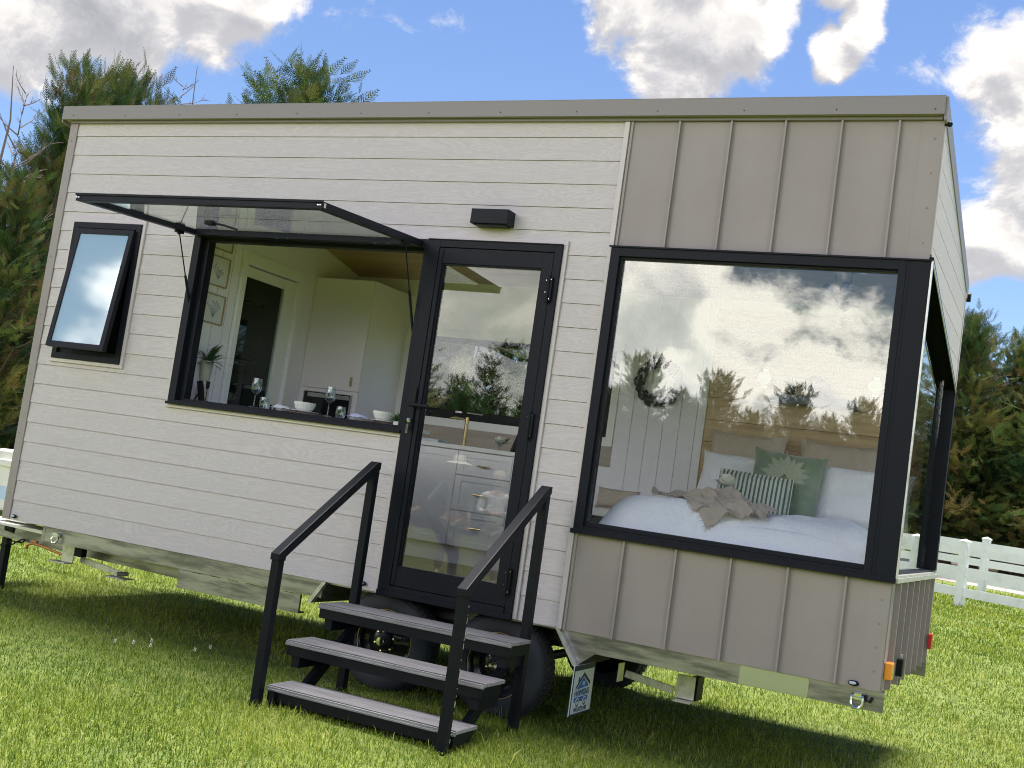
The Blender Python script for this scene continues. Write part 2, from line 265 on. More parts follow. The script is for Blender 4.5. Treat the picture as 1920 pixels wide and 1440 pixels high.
# ---------------------------------------------------------------- mesh helpers
OFF = {}
def off_of(p):
    return OFF.get(p.name, Vector((0, 0, 0))) if p else Vector((0, 0, 0))
class MB:
    def __init__(s): s.v = []; s.f = []; s.marks = []
    def add(s, vs, fs):
        n = len(s.v); s.marks.append((n, len(s.f), len(vs), len(fs))); s.v += [tuple(q) for q in vs]; s.f += [tuple(i+n for i in f) for f in fs]; return s
    def quad(s, a, b, c, d): return s.add([a, b, c, d], [(0, 1, 2, 3)])
    def box(s, x0, x1, y0, y1, z0, z1):
        return s.add([(x0,y0,z0),(x1,y0,z0),(x1,y1,z0),(x0,y1,z0),(x0,y0,z1),(x1,y0,z1),(x1,y1,z1),(x0,y1,z1)],
                     [(0,3,2,1),(4,5,6,7),(0,1,5,4),(1,2,6,5),(2,3,7,6),(3,0,4,7)])
    def prism(s, poly, ax, a0, a1):
        """poly in the two other axes in order (x,y,z without ax)"""
        def P(p, a):
            q = list(p); q.insert('xyz'.index(ax), a); return tuple(q)
        n = len(poly); vs = [P(p, a0) for p in poly] + [P(p, a1) for p in poly]
        fs = [tuple(range(n)), tuple(range(2*n-1, n-1, -1))] + [(i, n+i, n+(i+1) % n, (i+1) % n) for i in range(n)]
        return s.add(vs, fs)
    def tube(s, pts, r, n=8, caps=True):
        pts = [Vector(p) for p in pts]; rs = r if isinstance(r, (list, tuple)) else [r]*len(pts)
        rings = []; up = None
        for i, p in enumerate(pts):
            d = (pts[min(i+1, len(pts)-1)] - pts[max(i-1, 0)]).normalized()
            if up is None: up = Vector((0, 0, 1)) if abs(d.z) < 0.9 else Vector((1, 0, 0))
            a = d.cross(up).normalized(); b = a.cross(d).normalized(); up = b
            rings.append([p + (a*math.cos(2*math.pi*k/n) + b*math.sin(2*math.pi*k/n))*rs[i] for k in range(n)])
        vs = [v for rg in rings for v in rg]
        fs = [(i*n+k, i*n+(k+1) % n, (i+1)*n+(k+1) % n, (i+1)*n+k) for i in range(len(pts)-1) for k in range(n)]
        if caps: fs += [tuple(range(n-1, -1, -1)), tuple((len(pts)-1)*n+k for k in range(n))]
        return s.add(vs, fs)
    def bar(s, p, q, wx, wy):
        """rectangular bar from p to q"""
        p, q = Vector(p), Vector(q); d = (q-p).normalized(); up = Vector((1, 0, 0)) if abs(d.x) < 0.9 else Vector((0, 0, 1))
        b = d.cross(up).normalized(); a = b.cross(d).normalized()
        vs = [c + a*sx*wx/2 + b*sy*wy/2 for c in (p, q) for sx, sy in ((-1,-1),(1,-1),(1,1),(-1,1))]
        return s.add(vs, [(0,3,2,1),(4,5,6,7),(0,1,5,4),(1,2,6,5),(2,3,7,6),(3,0,4,7)])
    def lathe(s, prof, c, ax='z', n=28, closed=False):
        vs = []
        for r, h in prof:
            for k in range(n):
                a = 2*math.pi*k/n; u, v2 = r*math.cos(a), r*math.sin(a)
                if ax == 'z': vs.append((c[0]+u, c[1]+v2, c[2]+h))
                elif ax == 'y': vs.append((c[0]+u, c[1]+h, c[2]+v2))
                else: vs.append((c[0]+h, c[1]+u, c[2]+v2))
        m_ = len(prof); fs = [(i*n+k, i*n+(k+1) % n, ((i+1) % m_)*n+(k+1) % n, ((i+1) % m_)*n+k) for i in range(m_ if closed else m_-1) for k in range(n)]
        return s.add(vs, fs)
    def ball(s, c, r, n=12, sq=(1, 1, 1)):
        vs = []; fs = []
        for i in range(n//2+1):
            th = math.pi*i/(n//2)
            for k in range(n):
                a = 2*math.pi*k/n
                vs.append((c[0]+r*sq[0]*math.sin(th)*math.cos(a), c[1]+r*sq[1]*math.sin(th)*math.sin(a), c[2]+r*sq[2]*math.cos(th)))
        for i in range(n//2):
            for k in range(n): fs.append((i*n+k, (i+1)*n+k, (i+1)*n+(k+1) % n, i*n+(k+1) % n))
        return s.add(vs, fs)
    def frame(s, x0, x1, z0, z1, y0, y1, wl, wr, wb, wt):
        """rectangular ring in the xz plane, mitred as butt joints"""
        s.box(x0, x0+wl, y0, y1, z0, z1); s.box(x1-wr, x1, y0, y1, z0, z1)
        s.box(x0+wl, x1-wr, y0, y1, z0, z0+wb); s.box(x0+wl, x1-wr, y0, y1, z1-wt, z1); return s
    def slab(s, x0, x1, z0, z1, y0, y1, holes):
        xs = sorted({x0, x1, *[q for h in holes for q in h[:2] if x0 < q < x1]}); zs = sorted({z0, z1, *[q for h in holes for q in h[2:] if z0 < q < z1]})
        inh = lambda a, b: any(h[0] <= a <= h[1] and h[2] <= b <= h[3] for h in holes) or not (x0 < a < x1 and z0 < b < z1)
        for i in range(len(xs)-1):
            for j in range(len(zs)-1):
                a0, a1, b0, b1 = xs[i], xs[i+1], zs[j], zs[j+1]; cx, cz = (a0+a1)/2, (b0+b1)/2
                if inh(cx, cz): continue
                s.quad((a0,y0,b0),(a1,y0,b0),(a1,y0,b1),(a0,y0,b1)); s.quad((a0,y1,b0),(a0,y1,b1),(a1,y1,b1),(a1,y1,b0))
                e_ = 1e-4
                if inh(a0-e_, cz): s.quad((a0,y0,b0),(a0,y0,b1),(a0,y1,b1),(a0,y1,b0))
                if inh(a1+e_, cz): s.quad((a1,y0,b0),(a1,y1,b0),(a1,y1,b1),(a1,y0,b1))
                if inh(cx, b0-e_): s.quad((a0,y0,b0),(a0,y1,b0),(a1,y1,b0),(a1,y0,b0))
                if inh(cx, b1+e_): s.quad((a0,y0,b1),(a1,y0,b1),(a1,y1,b1),(a0,y1,b1))
        return s
    def build_each(s, name, mt, parent=None, **kw):
        for v0, f0, nv, nf in s.marks:
            q = MB(); q.add(s.v[v0:v0+nv], [tuple(i-v0 for i in f) for f in s.f[f0:f0+nf]]); q.build(name, mt, parent, **kw)
    def build(s, name, mt, parent=None, loc=None, bevel=0.0, smooth=False, kind=None, sub=0):
        o_ = off_of(parent) if parent else Vector((0, 0, 0))
        me = bpy.data.meshes.new(name); me.from_pydata([(a-o_[0], b-o_[1], c-o_[2]) for a, b, c in s.v], [], s.f); me.update()
        me.materials.append(mt if not isinstance(mt, str) else M[mt])
        if smooth:
            me.polygons.foreach_set('use_smooth', [True]*len(me.polygons)); me.set_sharp_from_angle(angle=rad(40))
        o = bpy.data.objects.new(name, me); COL.objects.link(o)
        if parent: o.parent = parent; OFF[o.name] = o_
        if loc: o.location = loc
        if bevel:
            bm = o.modifiers.new('b', 'BEVEL'); bm.width = bevel; bm.segments = 2; bm.limit_method = 'ANGLE'; bm.harden_normals = False
        if sub:
            q = o.modifiers.new('s', 'SUBSURF'); q.levels = q.render_levels = sub
        if kind: o['kind'] = kind
        return o
def tag(o, label, cat, group=None, kind=None):
    o['label'] = label; o['category'] = cat
    if group: o['group'] = group
    if kind: o['kind'] = kind
    return o
def thing(name, loc, label, cat, group=None, rz=0):
    o = bpy.data.objects.new(name, None); COL.objects.link(o); o.location = loc; o.rotation_euler = (0, 0, rz); o.empty_display_size = 0.2
    OFF[o.name] = Vector(loc); tag(o, label, cat, group); return o
def local(o): OFF[o.name] = Vector((0, 0, 0)); return o      # parts given in the thing's own frame
def copy_tree(o, parent=None):
    c = o.copy(); COL.objects.link(c); c.parent = parent
    if parent: c.matrix_parent_inverse = o.matrix_parent_inverse.copy()
    for ch in list(o.children): copy_tree(ch, c)
    return c

# ---------------------------------------------------------------- ground
def gz(x, y):
    return -0.61 + 0.028*max(0.0, y-2.6)
def gza(y): return -0.61 + 0.028*np.maximum(0, y-2.6)
def sheet(name, pts_fn, nx, ny, mt, kind='structure'):
    b = MB(); vs = [pts_fn(i/(nx-1), j/(ny-1)) for j in range(ny) for i in range(nx)]
    b.add(vs, [(j*nx+i, j*nx+i+1, (j+1)*nx+i+1, (j+1)*nx+i) for j in range(ny-1) for i in range(nx-1)])
    return b.build(name, mt, kind=kind, smooth=True)
def ground_pt(u, v):
    X = -160 + 340*u; 
    ys = [-160, -60, -20, 2.6, 12, 25, 45, 80, 200]
    t = v*(len(ys)-1); k = min(int(t), len(ys)-2); Y = ys[k] + (ys[k+1]-ys[k])*(t-k)
    return (X, Y, gz(X, min(Y, 60)))
sheet('lawn', ground_pt, 12, 33, 'lawn')
FD = Vector((0.885, -0.465, 0)).normalized(); FN = Vector((0.465, 0.885, 0)).normalized()
P1 = Vector((5.71, 15.97, 0))
def strip_pt(a0, a1, n0, n1, lift):
    def f(u, v):
        p = P1 + FD*(a0+(a1-a0)*u) + FN*(n0+(n1-n0)*v); return (p.x, p.y, gz(p.x, p.y)+lift)
    return f
sheet('gravel_drive', strip_pt(-45, 40, 6.0, 9.8, 0.006), 30, 5, 'gravel')
sheet('mulch_bed', strip_pt(-45, 40, 9.9, 17, 0.010), 30, 5, 'mulch')

# ---------------------------------------------------------------- grass blades (nobody could count them)
def grass(name, n, region, hmin, hmax, wd, seed, label):
    r = np.random.default_rng(seed)
    x = r.uniform(region[0], region[1], n); y = r.uniform(region[2], region[3], n)
    cx, cy = 7.26, -6.6
    # keep what lies in front of the camera's side of the scene, thinning with distance
    dx, dy = x-cx, y-cy; dist = np.hypot(dx, dy); fwd = dx*-0.433 + dy*0.901; lat = dx*0.901 + dy*0.433
    keep = (np.abs(lat) < 0.62*fwd + 0.8) & (r.uniform(0, 1, n) < np.clip((region[4]/np.maximum(dist, 1))**2, 0, 1))
    # the drawn blades stop where trailer tyres and steps stand only by chance, as real grass would
    x, y, dist = x[keep], y[keep], dist[keep]; k = len(x)
    patch = np.sin(x*1.7+np.sin(y*1.3)*1.5)*np.sin(y*2.1+x*0.6)+0.5*np.sin(x*5.1+y*3.3)
    h = r.uniform(hmin, hmax, k)*(1+0.28*patch)*(1+1.1*(r.uniform(0, 1, k) < 0.03))*(1+np.clip((dist-8)/25, 0, 0.5)); ang = r.uniform(0, 2*np.pi, k); lean = np.abs(r.normal(0, 0.75, k))*h; la = r.uniform(0, 2*np.pi, k)
    ww = wd*r.uniform(0.6, 1.3, k)*(1+np.clip((dist-7)/9, 0, 3))
    bx, by = np.cos(ang)*ww, np.sin(ang)*ww; lx, ly = np.cos(la)*lean, np.sin(la)*lean; z0 = gza(y)-0.004
    P = np.zeros((k, 5, 3))
    P[:, 0] = np.stack([x-bx, y-by, z0], 1); P[:, 1] = np.stack([x+bx, y+by, z0], 1)
    mz = z0+h*0.6
    P[:, 2] = np.stack([x+bx*0.75+lx*0.4, y+by*0.75+ly*0.4, mz], 1); P[:, 3] = np.stack([x-bx*0.75+lx*0.4, y-by*0.75+ly*0.4, mz], 1)
    P[:, 4] = np.stack([x+lx, y+ly, z0+h*np.clip(1.05-0.25*lean/h, 0.5, 1)], 1)
    me = bpy.data.meshes.new(name); me.vertices.add(k*5); me.vertices.foreach_set('co', P.ravel())
    base = np.arange(k)*5
    loops = np.concatenate([np.stack([base, base+1, base+2, base+3], 1), np.stack([base+3, base+2, base+4], 1)], 1).ravel()
    me.loops.add(k*7); me.loops.foreach_set('vertex_index', loops)
    st = np.stack([np.arange(k)*7, np.arange(k)*7+4], 1).ravel(); me.polygons.add(k*2); me.polygons.foreach_set('loop_start', st)
    me.update(calc_edges=True)
    big = np.sin(x*0.9+1.3*np.sin(y*0.55))*np.sin(y*0.8+0.4)+0.6*np.sin(x*2.6+y*1.9+np.sin(y*3.1))
    t = np.clip(0.40 + 0.12*patch + 0.13*big + r.normal(0, 0.2, k), 0, 1); dry = (np.sin(x*3.7+2*np.sin(y*2.3))*np.sin(y*4.1+1.5*np.sin(x*1.9)) > 0.72)
    t[r.uniform(0, 1, k) < np.where(dry, 0.28, 0.05)] = 0.98
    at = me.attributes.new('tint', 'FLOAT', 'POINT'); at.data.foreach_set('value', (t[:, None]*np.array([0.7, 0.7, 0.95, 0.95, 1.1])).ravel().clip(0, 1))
    me.materials.append(M['grass']); o = bpy.data.objects.new(name, me); COL.objects.link(o); tag(o, label, 'grass', kind='stuff'); return o
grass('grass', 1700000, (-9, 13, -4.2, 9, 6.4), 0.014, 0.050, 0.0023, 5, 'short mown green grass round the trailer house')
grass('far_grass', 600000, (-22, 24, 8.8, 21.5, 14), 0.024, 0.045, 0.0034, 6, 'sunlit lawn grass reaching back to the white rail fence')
rc = random.Random(4)
for k, (px, py) in enumerate([(1.865, -0.654), (1.933, -0.559), (2.052, -0.532), (1.934,-0.391), (2.263, -0.35), (2.237, -0.164)]):
    t = local(thing('clover_flower', (px, py, gz(px, py)), 'tiny white clover flower left of the steps, %s' % ('leftmost of six', 'second of six from the left', 'nearest of the middle pair', 'farther of the middle pair', 'second of six from the right', 'rightmost of six')[k], 'flower', 'white clover flowers in the lawn'))
    MB().tube([(0,0,0),(0.004,0,0.035),(0.006,0.003,0.065)], 0.0015, 5).build('stem', 'leaf', t)
    b = MB()
    for q in range(14):
        a = q*2.4; zz = 0.066+0.010*math.sin(q*0.9); b.ball((0.006+0.006*math.cos(a), 0.003+0.006*math.sin(a), zz), 0.0028, 6)
    b.build('blossom', 'petal', t)

# ================================================================ the tiny house
L, W, ZT = 6.469, 2.24, 3.094
H = thing('tiny_house', (3.2, 1.1, -0.61), 'pale grey weatherboard and taupe steel tiny house on a twin axle trailer', 'tiny house')
K = dict(x0=1.42, x1=3.37, z0=1.03, z1=2.305); DR = dict(x0=3.37, x1=4.32, z0=-0.002, z1=2.307); BW = dict(x0=4.642, x1=6.485, z0=0.578, z1=2.312); AW = dict(x0=0.222, x1=0.902, z0=1.262, z1=2.318)
roofz = lambda y: 3.115-0.212*y       # underside of the raked roof edge
# --- weatherboards front
def boards_front(b):
    t = 0.03
    holes = [(AW['x0']-t, AW['x1']+t, AW['z0']-t, AW['z1']+t), (K['x0']-t, K['x1'], K['z0']-t, K['z1']+t), (DR['x0']-0.001, DR['x1']+t, -1, DR['z1']+t), (3.345, 3.37, -1, 1.0)]
    xs = sorted({0.067, 4.615, *[h[0] for h in holes], *[h[1] for h in holes]})
    for i in range(-1, 21):
        za, zb = i*0.15, min((i+1)*0.15, ZT+0.01)
        if i < 0: continue
        run = None
        for a0, a1 in zip(xs[:-1], xs[1:]):
            cx = (a0+a1)/2; lo, hi = za, zb
            for h in holes:
                if h[0] < cx < h[1]:
                    if h[2] <= lo and h[3] >= hi: lo = hi = None; break
                    if h[2] < hi <= h[3]: hi = max(lo, h[2])
                    elif h[2] <= lo < h[3]: lo = min(hi, h[3])
            if lo is None or hi-lo < 1e-3:
                if run: emit_board(b, run, za); run = None
                continue
            if run and abs(run[2]-lo) < 1e-6 and abs(run[3]-hi) < 1e-6: run[1] = a1
            else:
                if run: emit_board(b, run, za)
                run = [a0, a1, lo, hi]
        if run: emit_board(b, run, za)
def emit_board(b, run, za):
    x0, x1, lo, hi = run; g = 0.0028 if lo == za else 0.0
    yb = lambda z: -0.0065 + 0.0055*(z-za)/0.15
    lo2 = lo+g
    b.quad((x0, yb(lo2), lo2), (x1, yb(lo2), lo2), (x1, yb(hi), hi), (x0, yb(hi), hi))
    b.quad((x0, 0.012, lo2), (x1, 0.012, lo2), (x1, yb(lo2), lo2), (x0, yb(lo2), lo2))
    b.quad((x0, yb(hi), hi), (x1, yb(hi), hi), (x1, 0.012, hi), (x0, 0.012, hi))
    for xx in (x0, x1): b.quad((xx, 0.012, lo2), (xx, yb(lo2), lo2), (xx, yb(hi), hi), (xx, 0.012, hi))
b = MB(); boards_front(b); b.build('weatherboard_cladding', 'board', H)
# --- wall cores with openings
ih = [(AW['x0']+.04, AW['x1']-.04, AW['z0']+.04, AW['z1']-.04), (K['x0']+.05, K['x1']-.0, K['z0']+.03, K['z1']-.04), (DR['x0']+.0, DR['x1']-.04, 0.03, DR['z1']-.04), (BW['x0']+.05, 6.40, BW['z0']+.05, BW['z1']-.05)]
MB().slab(0.02, 6.44, 0.0, 3.09, 0.0125, 0.10, ih).build('front_wall', 'inwall', H)
BK = (2.06, 3.95, 1.30, 1.955)
MB().slab(0.02, 6.44, 0.0, 2.64, 2.13, 2.225, [BK]).build('back_wall', 'inwall', H)
b = MB(); b.prism([(0.1, 0.0), (2.13, 0.0), (2.13, 2.64), (0.1, 3.07)], 'x', 0.02, 0.09); b.build('end_wall', 'inwall', H)
# right end wall: solid below the corner window, raked header above it
HD = lambda y: 2.352-0.204*y
WZ = 0.60
b = MB(); b.prism([(0.1, 0.0), (2.13, 0.0), (2.13, 0.57), (0.1, 0.57)], 'x', 6.37, 6.44)
b.prism([(0.1, HD(0.1)+0.02), (2.13, HD(2.13)+0.02), (2.13, 2.64), (0.1, 3.07)], 'x', 6.37, 6.44); b.build_each('end_wall', 'inwall', H)
# floor, ceiling
MB().box(0.03, 6.43, 0.10, 2.13, 0.03, 0.135).build('floor', 'floor', H)
b = MB(); b.prism([(0.1, 2.855), (2.13, 2.430), (2.13, 2.46), (0.1, 2.885)], 'x', 0.09, 6.37); b.build('ceiling', 'ceil', H)
# roof
b = MB(); b.prism([(-0.055, 3.125), (2.32, 2.625), (2.32, 2.70), (-0.055, 3.212)], 'x', -0.045, 6.455)
rf = b.build('roof', 'taupe', H)
b = MB(); b.box(-0.060, 6.468, -0.068, -0.056, 3.118, 3.219)
b.prism([(-0.068, 3.2195), (0.03, 3.2), (0.03, 3.204), (-0.068, 3.2235)], 'x', -0.060, 6.468)
f1 = b.build('fascia', 'fascia', rf)
b = MB()
for k in range(13): b.lathe([(0, -.002), (.0030, -.002), (.0035, .001)], (0.06+k*0.53, -0.0705, 3.145), 'y', 8)
b.build_each('screw', 'black2', rf)
b = MB()   # barge flashing down the raked right edge
b.prism([(-0.055, 3.09), (2.33, 2.585), (2.33, 2.69), (-0.055, 3.219)], 'x', 6.4685, 6.482)
b.build('barge_flashing', 'fascia', rf)
b = MB(); b.prism([(-0.055, 3.10), (2.33, 2.60), (2.33, 2.70), (-0.055, 3.219)], 'x', -0.072, -0.0605); b.build('barge_flashing', 'fascia', rf)
b = MB(); b.ball((6.495, 0.0, 3.082), 0.016, 12); b.tube([(6.47,0.0,3.082),(6.495,0,3.082)], 0.012, 8); b.build('end_cap', 'black2', rf, smooth=True)
b = MB(); b.tube([(-0.08, 2.36, 2.60), (6.50, 2.36, 2.60)], 0.035, 12); b.build('gutter', 'black2', rf, smooth=True)
# soffit shadow gap strip under the fascia
MB().box(0.0, 6.46, -0.030, 0.012, 3.100, 3.117).build('soffit', 'fascia', H)
# --- trims
b = MB(); b.box(-0.012, 0.066, -0.014, 0.03, 0.004, 3.098); b.box(-0.014, -0.003, 0.03, 0.10, 0.004, 3.098)
ct = b.build('corner_trim', 'taupe', H, bevel=0.002)
b = MB()
for k in range(7): b.lathe([(0, -.003), (.005, -.002), (.005, .001)], (0.02, -0.0155, 0.2+k*0.46), 'y', 8)
b.build_each('screw', 'fascia', ct)
MB().box(4.614, 4.6455, -0.022, 0.012, 0.0, 3.097).build('vertical_trim', 'trimw', H, bevel=0.002)
def surround(x0, x1, z0, z1, t=0.028, sides='lrtb'):
    b = MB()
    if 't' in sides: b.box(x0-(t if 'l' in sides else 0), x1+(t if 'r' in sides else 0), -0.021, 0.012, z1+0.001, z1+t)
    if 'b' in sides: b.box(x0-(t if 'l' in sides else 0), x1+(t if 'r' in sides else 0), -0.021, 0.012, z0-t, z0-0.001)
    if 'l' in sides: b.box(x0-t, x0-0.001, -0.0205, 0.012, z0-0.0005, z1+0.0005)
    if 'r' in sides: b.box(x1+0.001, x1+t, -0.0205, 0.012, z0-0.0005, z1+0.0005)
    return b.build('window_surround', 'trimw', H, bevel=0.0015)
surround(AW['x0'], AW['x1'], AW['z0'], AW['z1'])
surround(K['x0'], K['x1'], K['z0'], K['z1'], sides='ltb')
surround(DR['x0'], DR['x1'], 0.004, DR['z1'], sides='rt')
MB().box(3.343, 3.369, -0.0205, 0.012, 0.0, 0.998).build('window_surround', 'trimw', H)

# --- steel standing seam cladding
def seamed(name, xa, xb, z0, z1, seams):
    b = MB(); b.box(xa, xb, -0.006, 0.012, z0, z1)
    for s in seams:
        b.box(s-0.003, s+0.003, -0.031, -0.0061, z0, z1-0.001); b.box(s-0.004, s+0.0075, -0.034, -0.0312, z0, z1-0.002)
    b.box(xb-0.115, xb+0.002, -0.0095, -0.0062, z0, z1)
    b.box(xa+0.008, xa+0.022, -0.018, -0.0062, z0, z1)
    o = b.build(name, 'taupe', H)
    b = MB()
    for k in range(4):
        zz = z0+0.1+k*(z1-z0-0.2)/3; b.lathe([(0, -.003), (.006, -.002), (.006, .001)], (xb-0.04, -0.0105, zz), 'y', 8)
    b.build_each('screw', 'fascia', o); return o
SE = [4.966, 5.283, 5.603, 5.922, 6.235]
seamed('steel_cladding', 4.646, L-0.002, 2.3125, 3.098, SE)
seamed('steel_cladding', 4.646, L-0.002, 0.0, 0.5775, SE)
# side, lower: ribbed steel
b = MB(); b.box(L-0.028, L-0.0005, 0.003, 2.24, 0.0, 0.574)
for k in range(7): 
    yy = 0.16+k*0.31; b.box(L-0.0004, L+0.026, yy-0.006, yy+0.006, 0.0, 0.573); b.box(L+0.0261, L+0.030, yy-0.006, yy+0.014, 0.0, 0.572)
b.box(L-0.0004, L+0.004, 0.0, 0.115, 0.0, 0.573)
sidecl = b.build('side_steel_cladding', 'taupe', H)
# side, upper: boards clipped between raked window head and roof
def clip(poly, f):
    out = []
    for i in range(len(poly)):
        p, q = poly[i], poly[(i+1) % len(poly)]; a, c = f(p), f(q)
        if a >= 0: out.append(p)
        if (a >= 0) != (c >= 0): t = a/(a-c); out.append((p[0]+(q[0]-p[0])*t, p[1]+(q[1]-p[1])*t))
    return out
b = MB()
for i in range(12, 21):
    za, zb = i*0.15+0.004, (i+1)*0.15
    poly = [(0.03, za), (2.21, za), (2.21, zb), (0.03, zb)]
    poly = clip(poly, lambda p: p[1]-(HD(p[0])+0.03)); 
    if len(poly) < 3: continue
    poly = clip(poly, lambda p: (roofz(p[0])-0.01)-p[1])
    if len(poly) < 3: continue
    b.prism(poly, 'x', L-0.026, L+0.003+0.0002*i)
b.build('side_weatherboard', 'board', H)
b = MB(); b.prism([(0.0, 2.355), (0.03, 2.35), (0.03, 3.10), (0.0, 3.105)], 'x', L-0.02, L+0.008); b.prism([(2.21, 0.58), (2.243, 0.58), (2.243, 2.63), (2.21, 2.64)], 'x', L-0.02, L+0.012)
b.box(L-0.02, L+0.012, 2.21, 2.243, 0.0, 0.575)
b.prism([(0.03, HD(0.03)), (2.21, HD(2.21)), (2.21, HD(2.21)+0.028), (0.03, HD(0.03)+0.028)], 'x', L-0.02, L+0.0085)
b.build('corner_trim', 'trimw', H)

# --- big corner window
def win_glass(b, x0, x1, z0, z1, y, t=0.006): b.box(x0, x1, y, y+t, z0, z1)
b = MB(); b.frame(BW['x0'], 6.36, BW['z0'], BW['z1'], -0.040, 0.06, 0.058, 0.040, 0.040, 0.058)
b.frame(BW['x0']+0.0585, 6.3195, BW['z0']+0.0405, BW['z1']-0.0585, -0.018, 0.05, 0.014, 0.003, 0.028, 0.012)
b.box(BW['x0']-0.012, 6.488, -0.052, -0.0402, BW['z0']-0.006, BW['z0']+0.022)       # sill nose
b.box(BW['x0']-0.012, 6.488, -0.050, -0.0402, BW['z1']-0.006, BW['z1']+0.004)
b.box(6.3605, 6.4845, -0.038, 0.03, BW['z0'], BW['z1']+0.001)        # corner post front face
b.box(6.372, 6.379, -0.0405, -0.0382, BW['z0']+0.03, BW['z1']-0.01)
# side: recessed raked frame with deep reveal
xo, xi = 6.488, 6.375
b.prism([(0.031, 0.586), (2.20, 0.586), (2.20, 0.625), (0.031, 0.625)], 'x', 6.36, xo-0.030)
b.prism([(0.031, HD(0.031)-0.03), (2.20, HD(2.20)-0.03), (2.20, HD(2.20)), (0.031, HD(0.031))], 'x', 6.36, xo)
b.prism([(2.12, 0.6255), (2.20, 0.6255), (2.20, HD(2.20)-0.031), (2.12, HD(2.12)-0.031)], 'x', 6.36, xo)
b.prism([(1.94, 0.6255), (2.119, 0.6255), (2.119, HD(2.12)-0.031), (1.94, HD(1.94)-0.031)], 'x', 6.35, 6.40)
cw = b.build('window', 'black', H, bevel=0.0012); bb_ = MB(); bb_.prism([(0.034, HD(0.034)-0.034), (2.119, HD(2.119)-0.034), (2.119, HD(2.119)-0.031), (0.034, HD(0.034)-0.031)], 'x', 6.372, 6.4875); bb_.build('head_reveal', mat('matt_black_reveal', (0.004, 0.006, 0.006), 0.9, spec=0.02), cw); cw['label'] = 'large black framed corner window of the bedroom'
b = MB(); win_glass(b, BW['x0']+0.073, 6.3165, BW['z0']+0.0690, BW['z1']-0.0710, 0.006); b.build('pane', 'glass', cw)
b = MB(); b.prism([(0.032, 0.626), (1.939, 0.626), (1.939, HD(1.939)-0.032), (0.032, HD(0.032)-0.032)], 'x', 6.418, 6.424); b.build('pane', 'glassr', cw)
b = MB(); b.box(6.4885, 6.500, -0.030, 2.205, 0.575, 0.600); b.box(6.459, 6.488, -0.0, 2.20, 0.601, 0.612)
b.box(6.486, 6.496, -0.036, -0.016, 0.601, 2.31)
b.prism([(0.035, HD(0.035)-0.052), (2.12, HD(2.12)-0.052), (2.12, HD(2.12)-0.038), (0.035, HD(0.035)-0.038)], 'x', 6.4885, 6.494)
b.build('sill_flashing', 'galvl', cw)

# --- kitchen window with gas-strut awning sash
b = MB(); b.frame(K['x0'], K['x1']-0.001, K['z0'], K['z1'], -0.035, 0.09, 0.062, 0.028, 0.028, 0.055)
b.frame(K['x0']+0.0625, K['x1']-0.0295, K['z0']+0.0285, K['z1']-0.0555, 0.01, 0.08, 0.045, 0.005, 0.018, 0.02)
b.box(K['x0']-0.008, K['x1']-0.002, -0.048, -0.0352, K['z0']-0.006, K['z0']+0.014)
kw = b.build('window', 'black', H, bevel=0.0012); kw['label'] = 'black framed servery window with its sash propped open'
# open sash: hinge line y=-0.04 z=2.268, outer edge y=-1.18 z=2.205
sx0, sx1 = 1.435, 3.325; hy, hz, oy, oz = -0.045, 2.272, -1.185, 2.212
dl = math.hypot(oy-hy, oz-hz); ux, uz = (oy-hy)/dl, (oz-hz)/dl     # along sash
def SP(s, t): return (hy+ux*s-uz*t*(-1)*-1, hz+uz*s+ux*t*(-1))      # s along, t thickness up
def sbar(b, xa, xb, s0, s1, t0, t1):
    pts = [SP(s0, t0), SP(s1, t0), SP(s1, t1), SP(s0, t1)]; b.prism(pts, 'x', xa, xb)
b = MB(); T0, T1 = -0.022, 0.022
sbar(b, sx0, sx0+0.055, 0, dl, T0, T1); sbar(b, sx1-0.055, sx1, 0, dl, T0, T1)
sbar(b, sx0+0.0552, sx1-0.0552, dl-0.055, dl, T0, T1); sbar(b, sx0+0.0552, sx1-0.0552, 0, 0.060, T0, T1)
sbar(b, sx0-0.004, sx1+0.004, dl+0.0005, dl+0.008, T1-0.008, T1+0.006)
sh = b.build('sash', 'black', kw, bevel=0.0015)
b = MB(); sbar(b, sx0+0.052, sx1-0.052, 0.057, dl-0.052, -0.004, 0.003)
b.build('pane', 'glasss', H)['label'] = 'clear pane of the propped open servery sash'
b = MB()
for xx in (1.50, 1.59, 2.20, 2.29, 3.0, 3.1):
    b.lathe([(0, .0), (.006, .001), (.006, .004), (0, .005)], (xx, -0.10, 2.245), 'z', 8)
for xx in (sx0+.012, sx0+.03, sx1-.03, sx1-.012): b.ball((xx, oy-0.004, oz), 0.006, 6)
b.box(sx1-0.002, sx1+0.003, oy+0.01, oy+0.03, oz-0.012, oz+0.015)
b.build_each('rivet', 'chrome', kw)
def strut(x):
    b = MB(); a = Vector((x, -0.235, 2.228)); c = Vector((x+0.01, 0.02, 1.66)); mid = a.lerp(c, 0.5)
    b.tube([a, mid], 0.0045, 8); b.tube([mid, c], 0.009, 8); b.ball(a, 0.018, 8); b.ball(c, 0.016, 8); b.box(x-0.014, x+0.014, -0.27, -0.20, 2.222, 2.25); b.build('gas_strut', 'black2', kw, smooth=True)
strut(1.455); strut(3.315)
b = MB(); b.tube([(2.08, -0.62, 2.215), (2.16, -0.60, 2.205), (2.20, -0.52, 2.20)], 0.008, 6); b.box(2.03, 2.09, -0.65, -0.60, 2.20, 2.225); b.build('latch', 'black2', kw)
